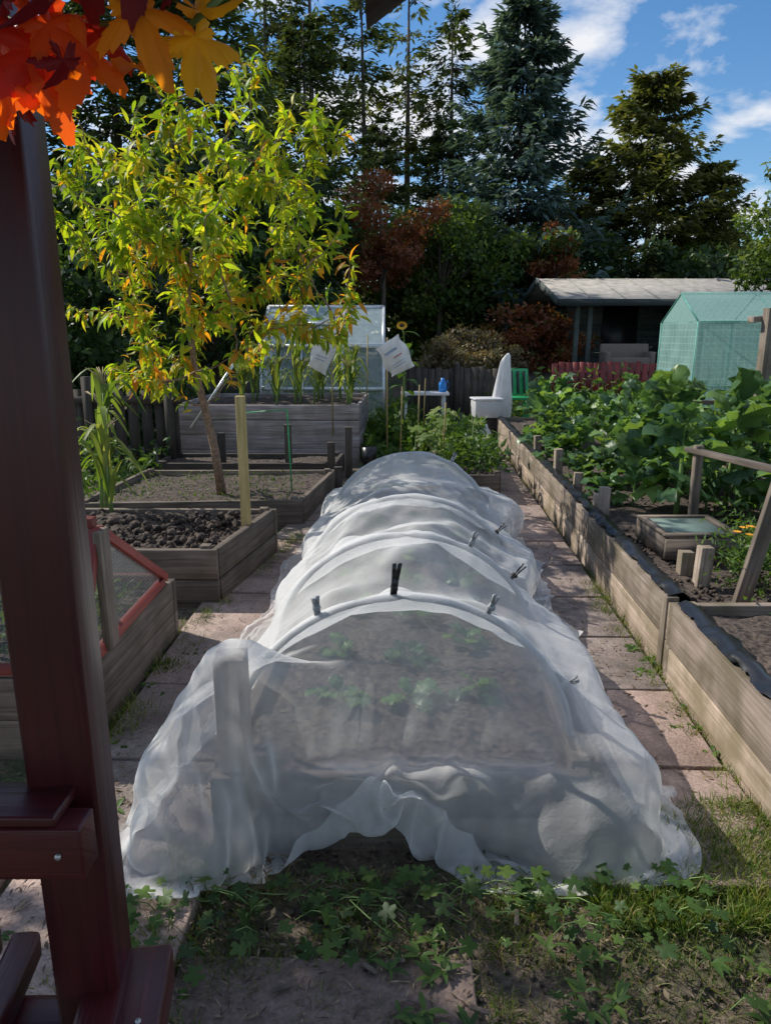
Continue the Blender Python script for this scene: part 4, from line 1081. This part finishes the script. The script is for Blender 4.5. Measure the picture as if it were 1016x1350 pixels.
for k in range(n):
    x=R.uniform(-.78,.95);y=1.80-abs(R.normal())*.13-(.03 if x<0 else 0);
    if R.random()<.2: y-=.25*R.random()
    hgt=R.uniform(.01,.09)
    b0_=np.array([x+R.normal()*.05,y+.03,.0]);t_=np.array([x,y,hgt+.01])
    mb.tube([b0_,(b0_+t_)/2+[0,0,.02],t_],.0018,4,1,.5,cap=False)
    a=R.random()*6.28;d=np.array([[math.cos(a),math.sin(a)-.5,.1]])
    mb.scatter(CRN,t_[None],frames(d,[[R.normal()*.4,-.3+R.normal()*.3,1]]),np.array([R.uniform(.014,.036)]),0)
for k in range(14):
    x=R.uniform(-.5,.6);y=1.76;pts=[np.array([x,y,.02])];dd=R.normal()*.4
    for i in range(6): pts.append(pts[-1]+[.05*math.cos(dd)*np.sign(R.normal()+.5),-.02+R.normal()*.02,R.normal()*.015]);pts[-1][2]=max(.015,pts[-1][2])
    mb.tube(pts,.002,4,1,.5)
for k in range(80):
    x=R.choice([rb(2.5)-.06,rb(3)-.06,-1.08,.1,.5,.9]);y=R.uniform(1.3,3.6) if abs(x)>1 else R.uniform(1.2,1.6)
    c=np.array([[x+R.normal()*.05,y,.025]])
    for i in range(6):
        a=R.random()*6.28;mb.scatter(LAN,c,frames(np.array([[math.cos(a),math.sin(a),.4]]),[[0,0,1]]),np.array([R.uniform(.03,.06)]),0)
mb.done('cranesbill_weeds',[LM['weed'],M['stem']])
mb=MB();n=11000
xx=R.uniform(-1.6,1.9,n);yy=R.uniform(.9,2.3,n);P=np.column_stack([xx,yy,np.where((xx>.27)&(yy<1.9),R.uniform(.006,.02,n),np.where(xx>-.53,R.uniform(.021,.03,n),R.uniform(.032,.042,n)))])
a=R.random(n)*6.28
sc=np.column_stack([R.uniform(.0015,.007,n),R.uniform(.008,.04,n),np.full(n,.01)])
big=R.random(n)<.03;sc[big]*=[2.5,1.4,1.5]
mb.scatter(DIA,P,frames(np.column_stack([np.cos(a),np.sin(a),R.normal(size=n)*.08]),np.array([0,0,1.])+R.normal(size=(n,3))*.2),sc,0)
n=1800;yy=R.uniform(2.2,9,n);P=np.column_stack([np.where(R.random(n)<.6,rb(yy)-.25+R.normal(size=n)*.17,-.83+R.normal(size=n)*.2),yy,np.full(n,.038)])
a=R.random(n)*6.28
mb.scatter(DIA,P,frames(np.column_stack([np.cos(a),np.sin(a),R.normal(size=n)*.08]),np.array([0,0,1.])+R.normal(size=(n,3))*.2),np.column_stack([R.uniform(.003,.012,n),R.uniform(.01,.04,n),np.full(n,.01)]),0)
mb.done('leaf_litter',[LM['litter']])
mb=MB()
for (x,y,a) in((-.28,1.42,.3),(-.02,1.47,2.6),(.25,1.36,2.9),(.0,1.5,.1),(.36,1.62,1.4)):
    mb.beam((x,y,.026),(x+.05*math.cos(a),y+.05*math.sin(a),.032),.014,.005)
mb.done('bark_pieces',[M['bark']],bevel=.002)
mb=MB();n=1300
ico=[(0,0,1),(.9,0,.3),(.28,.85,.3),(-.72,.5,.3),(-.72,-.5,.3),(.28,-.85,.3),(0,0,-.6)]
ICO=(np.array(ico,float),[(0,1,2),(0,2,3),(0,3,4),(0,4,5),(0,5,1),(6,2,1),(6,3,2),(6,4,3),(6,5,4),(6,1,5)])
P=np.column_stack([R.uniform(-2.35,-1.05,n),R.uniform(4.15,5.0,n),R.uniform(.29,.36,n)])
mb.scatter(ICO,P,frames_random(n),R.random(n)**2*.035+.006,0)
n=900;yy=R.uniform(3.3,6,n);P=np.column_stack([rb(yy)+R.uniform(.1,1.2,n),yy,np.full(n,.325)]);mb.scatter(ICO,P,frames_random(n),R.uniform(.006,.02,n),0)
n=1500;P=np.column_stack([R.uniform(-.8,1.5,n),R.uniform(1.1,1.95,n),np.full(n,.0)]);mb.scatter(ICO,P,frames_random(n),R.uniform(.003,.012,n),0)
mb.done('soil_clods',[M['soil']])
print('total',time.time()-T0)
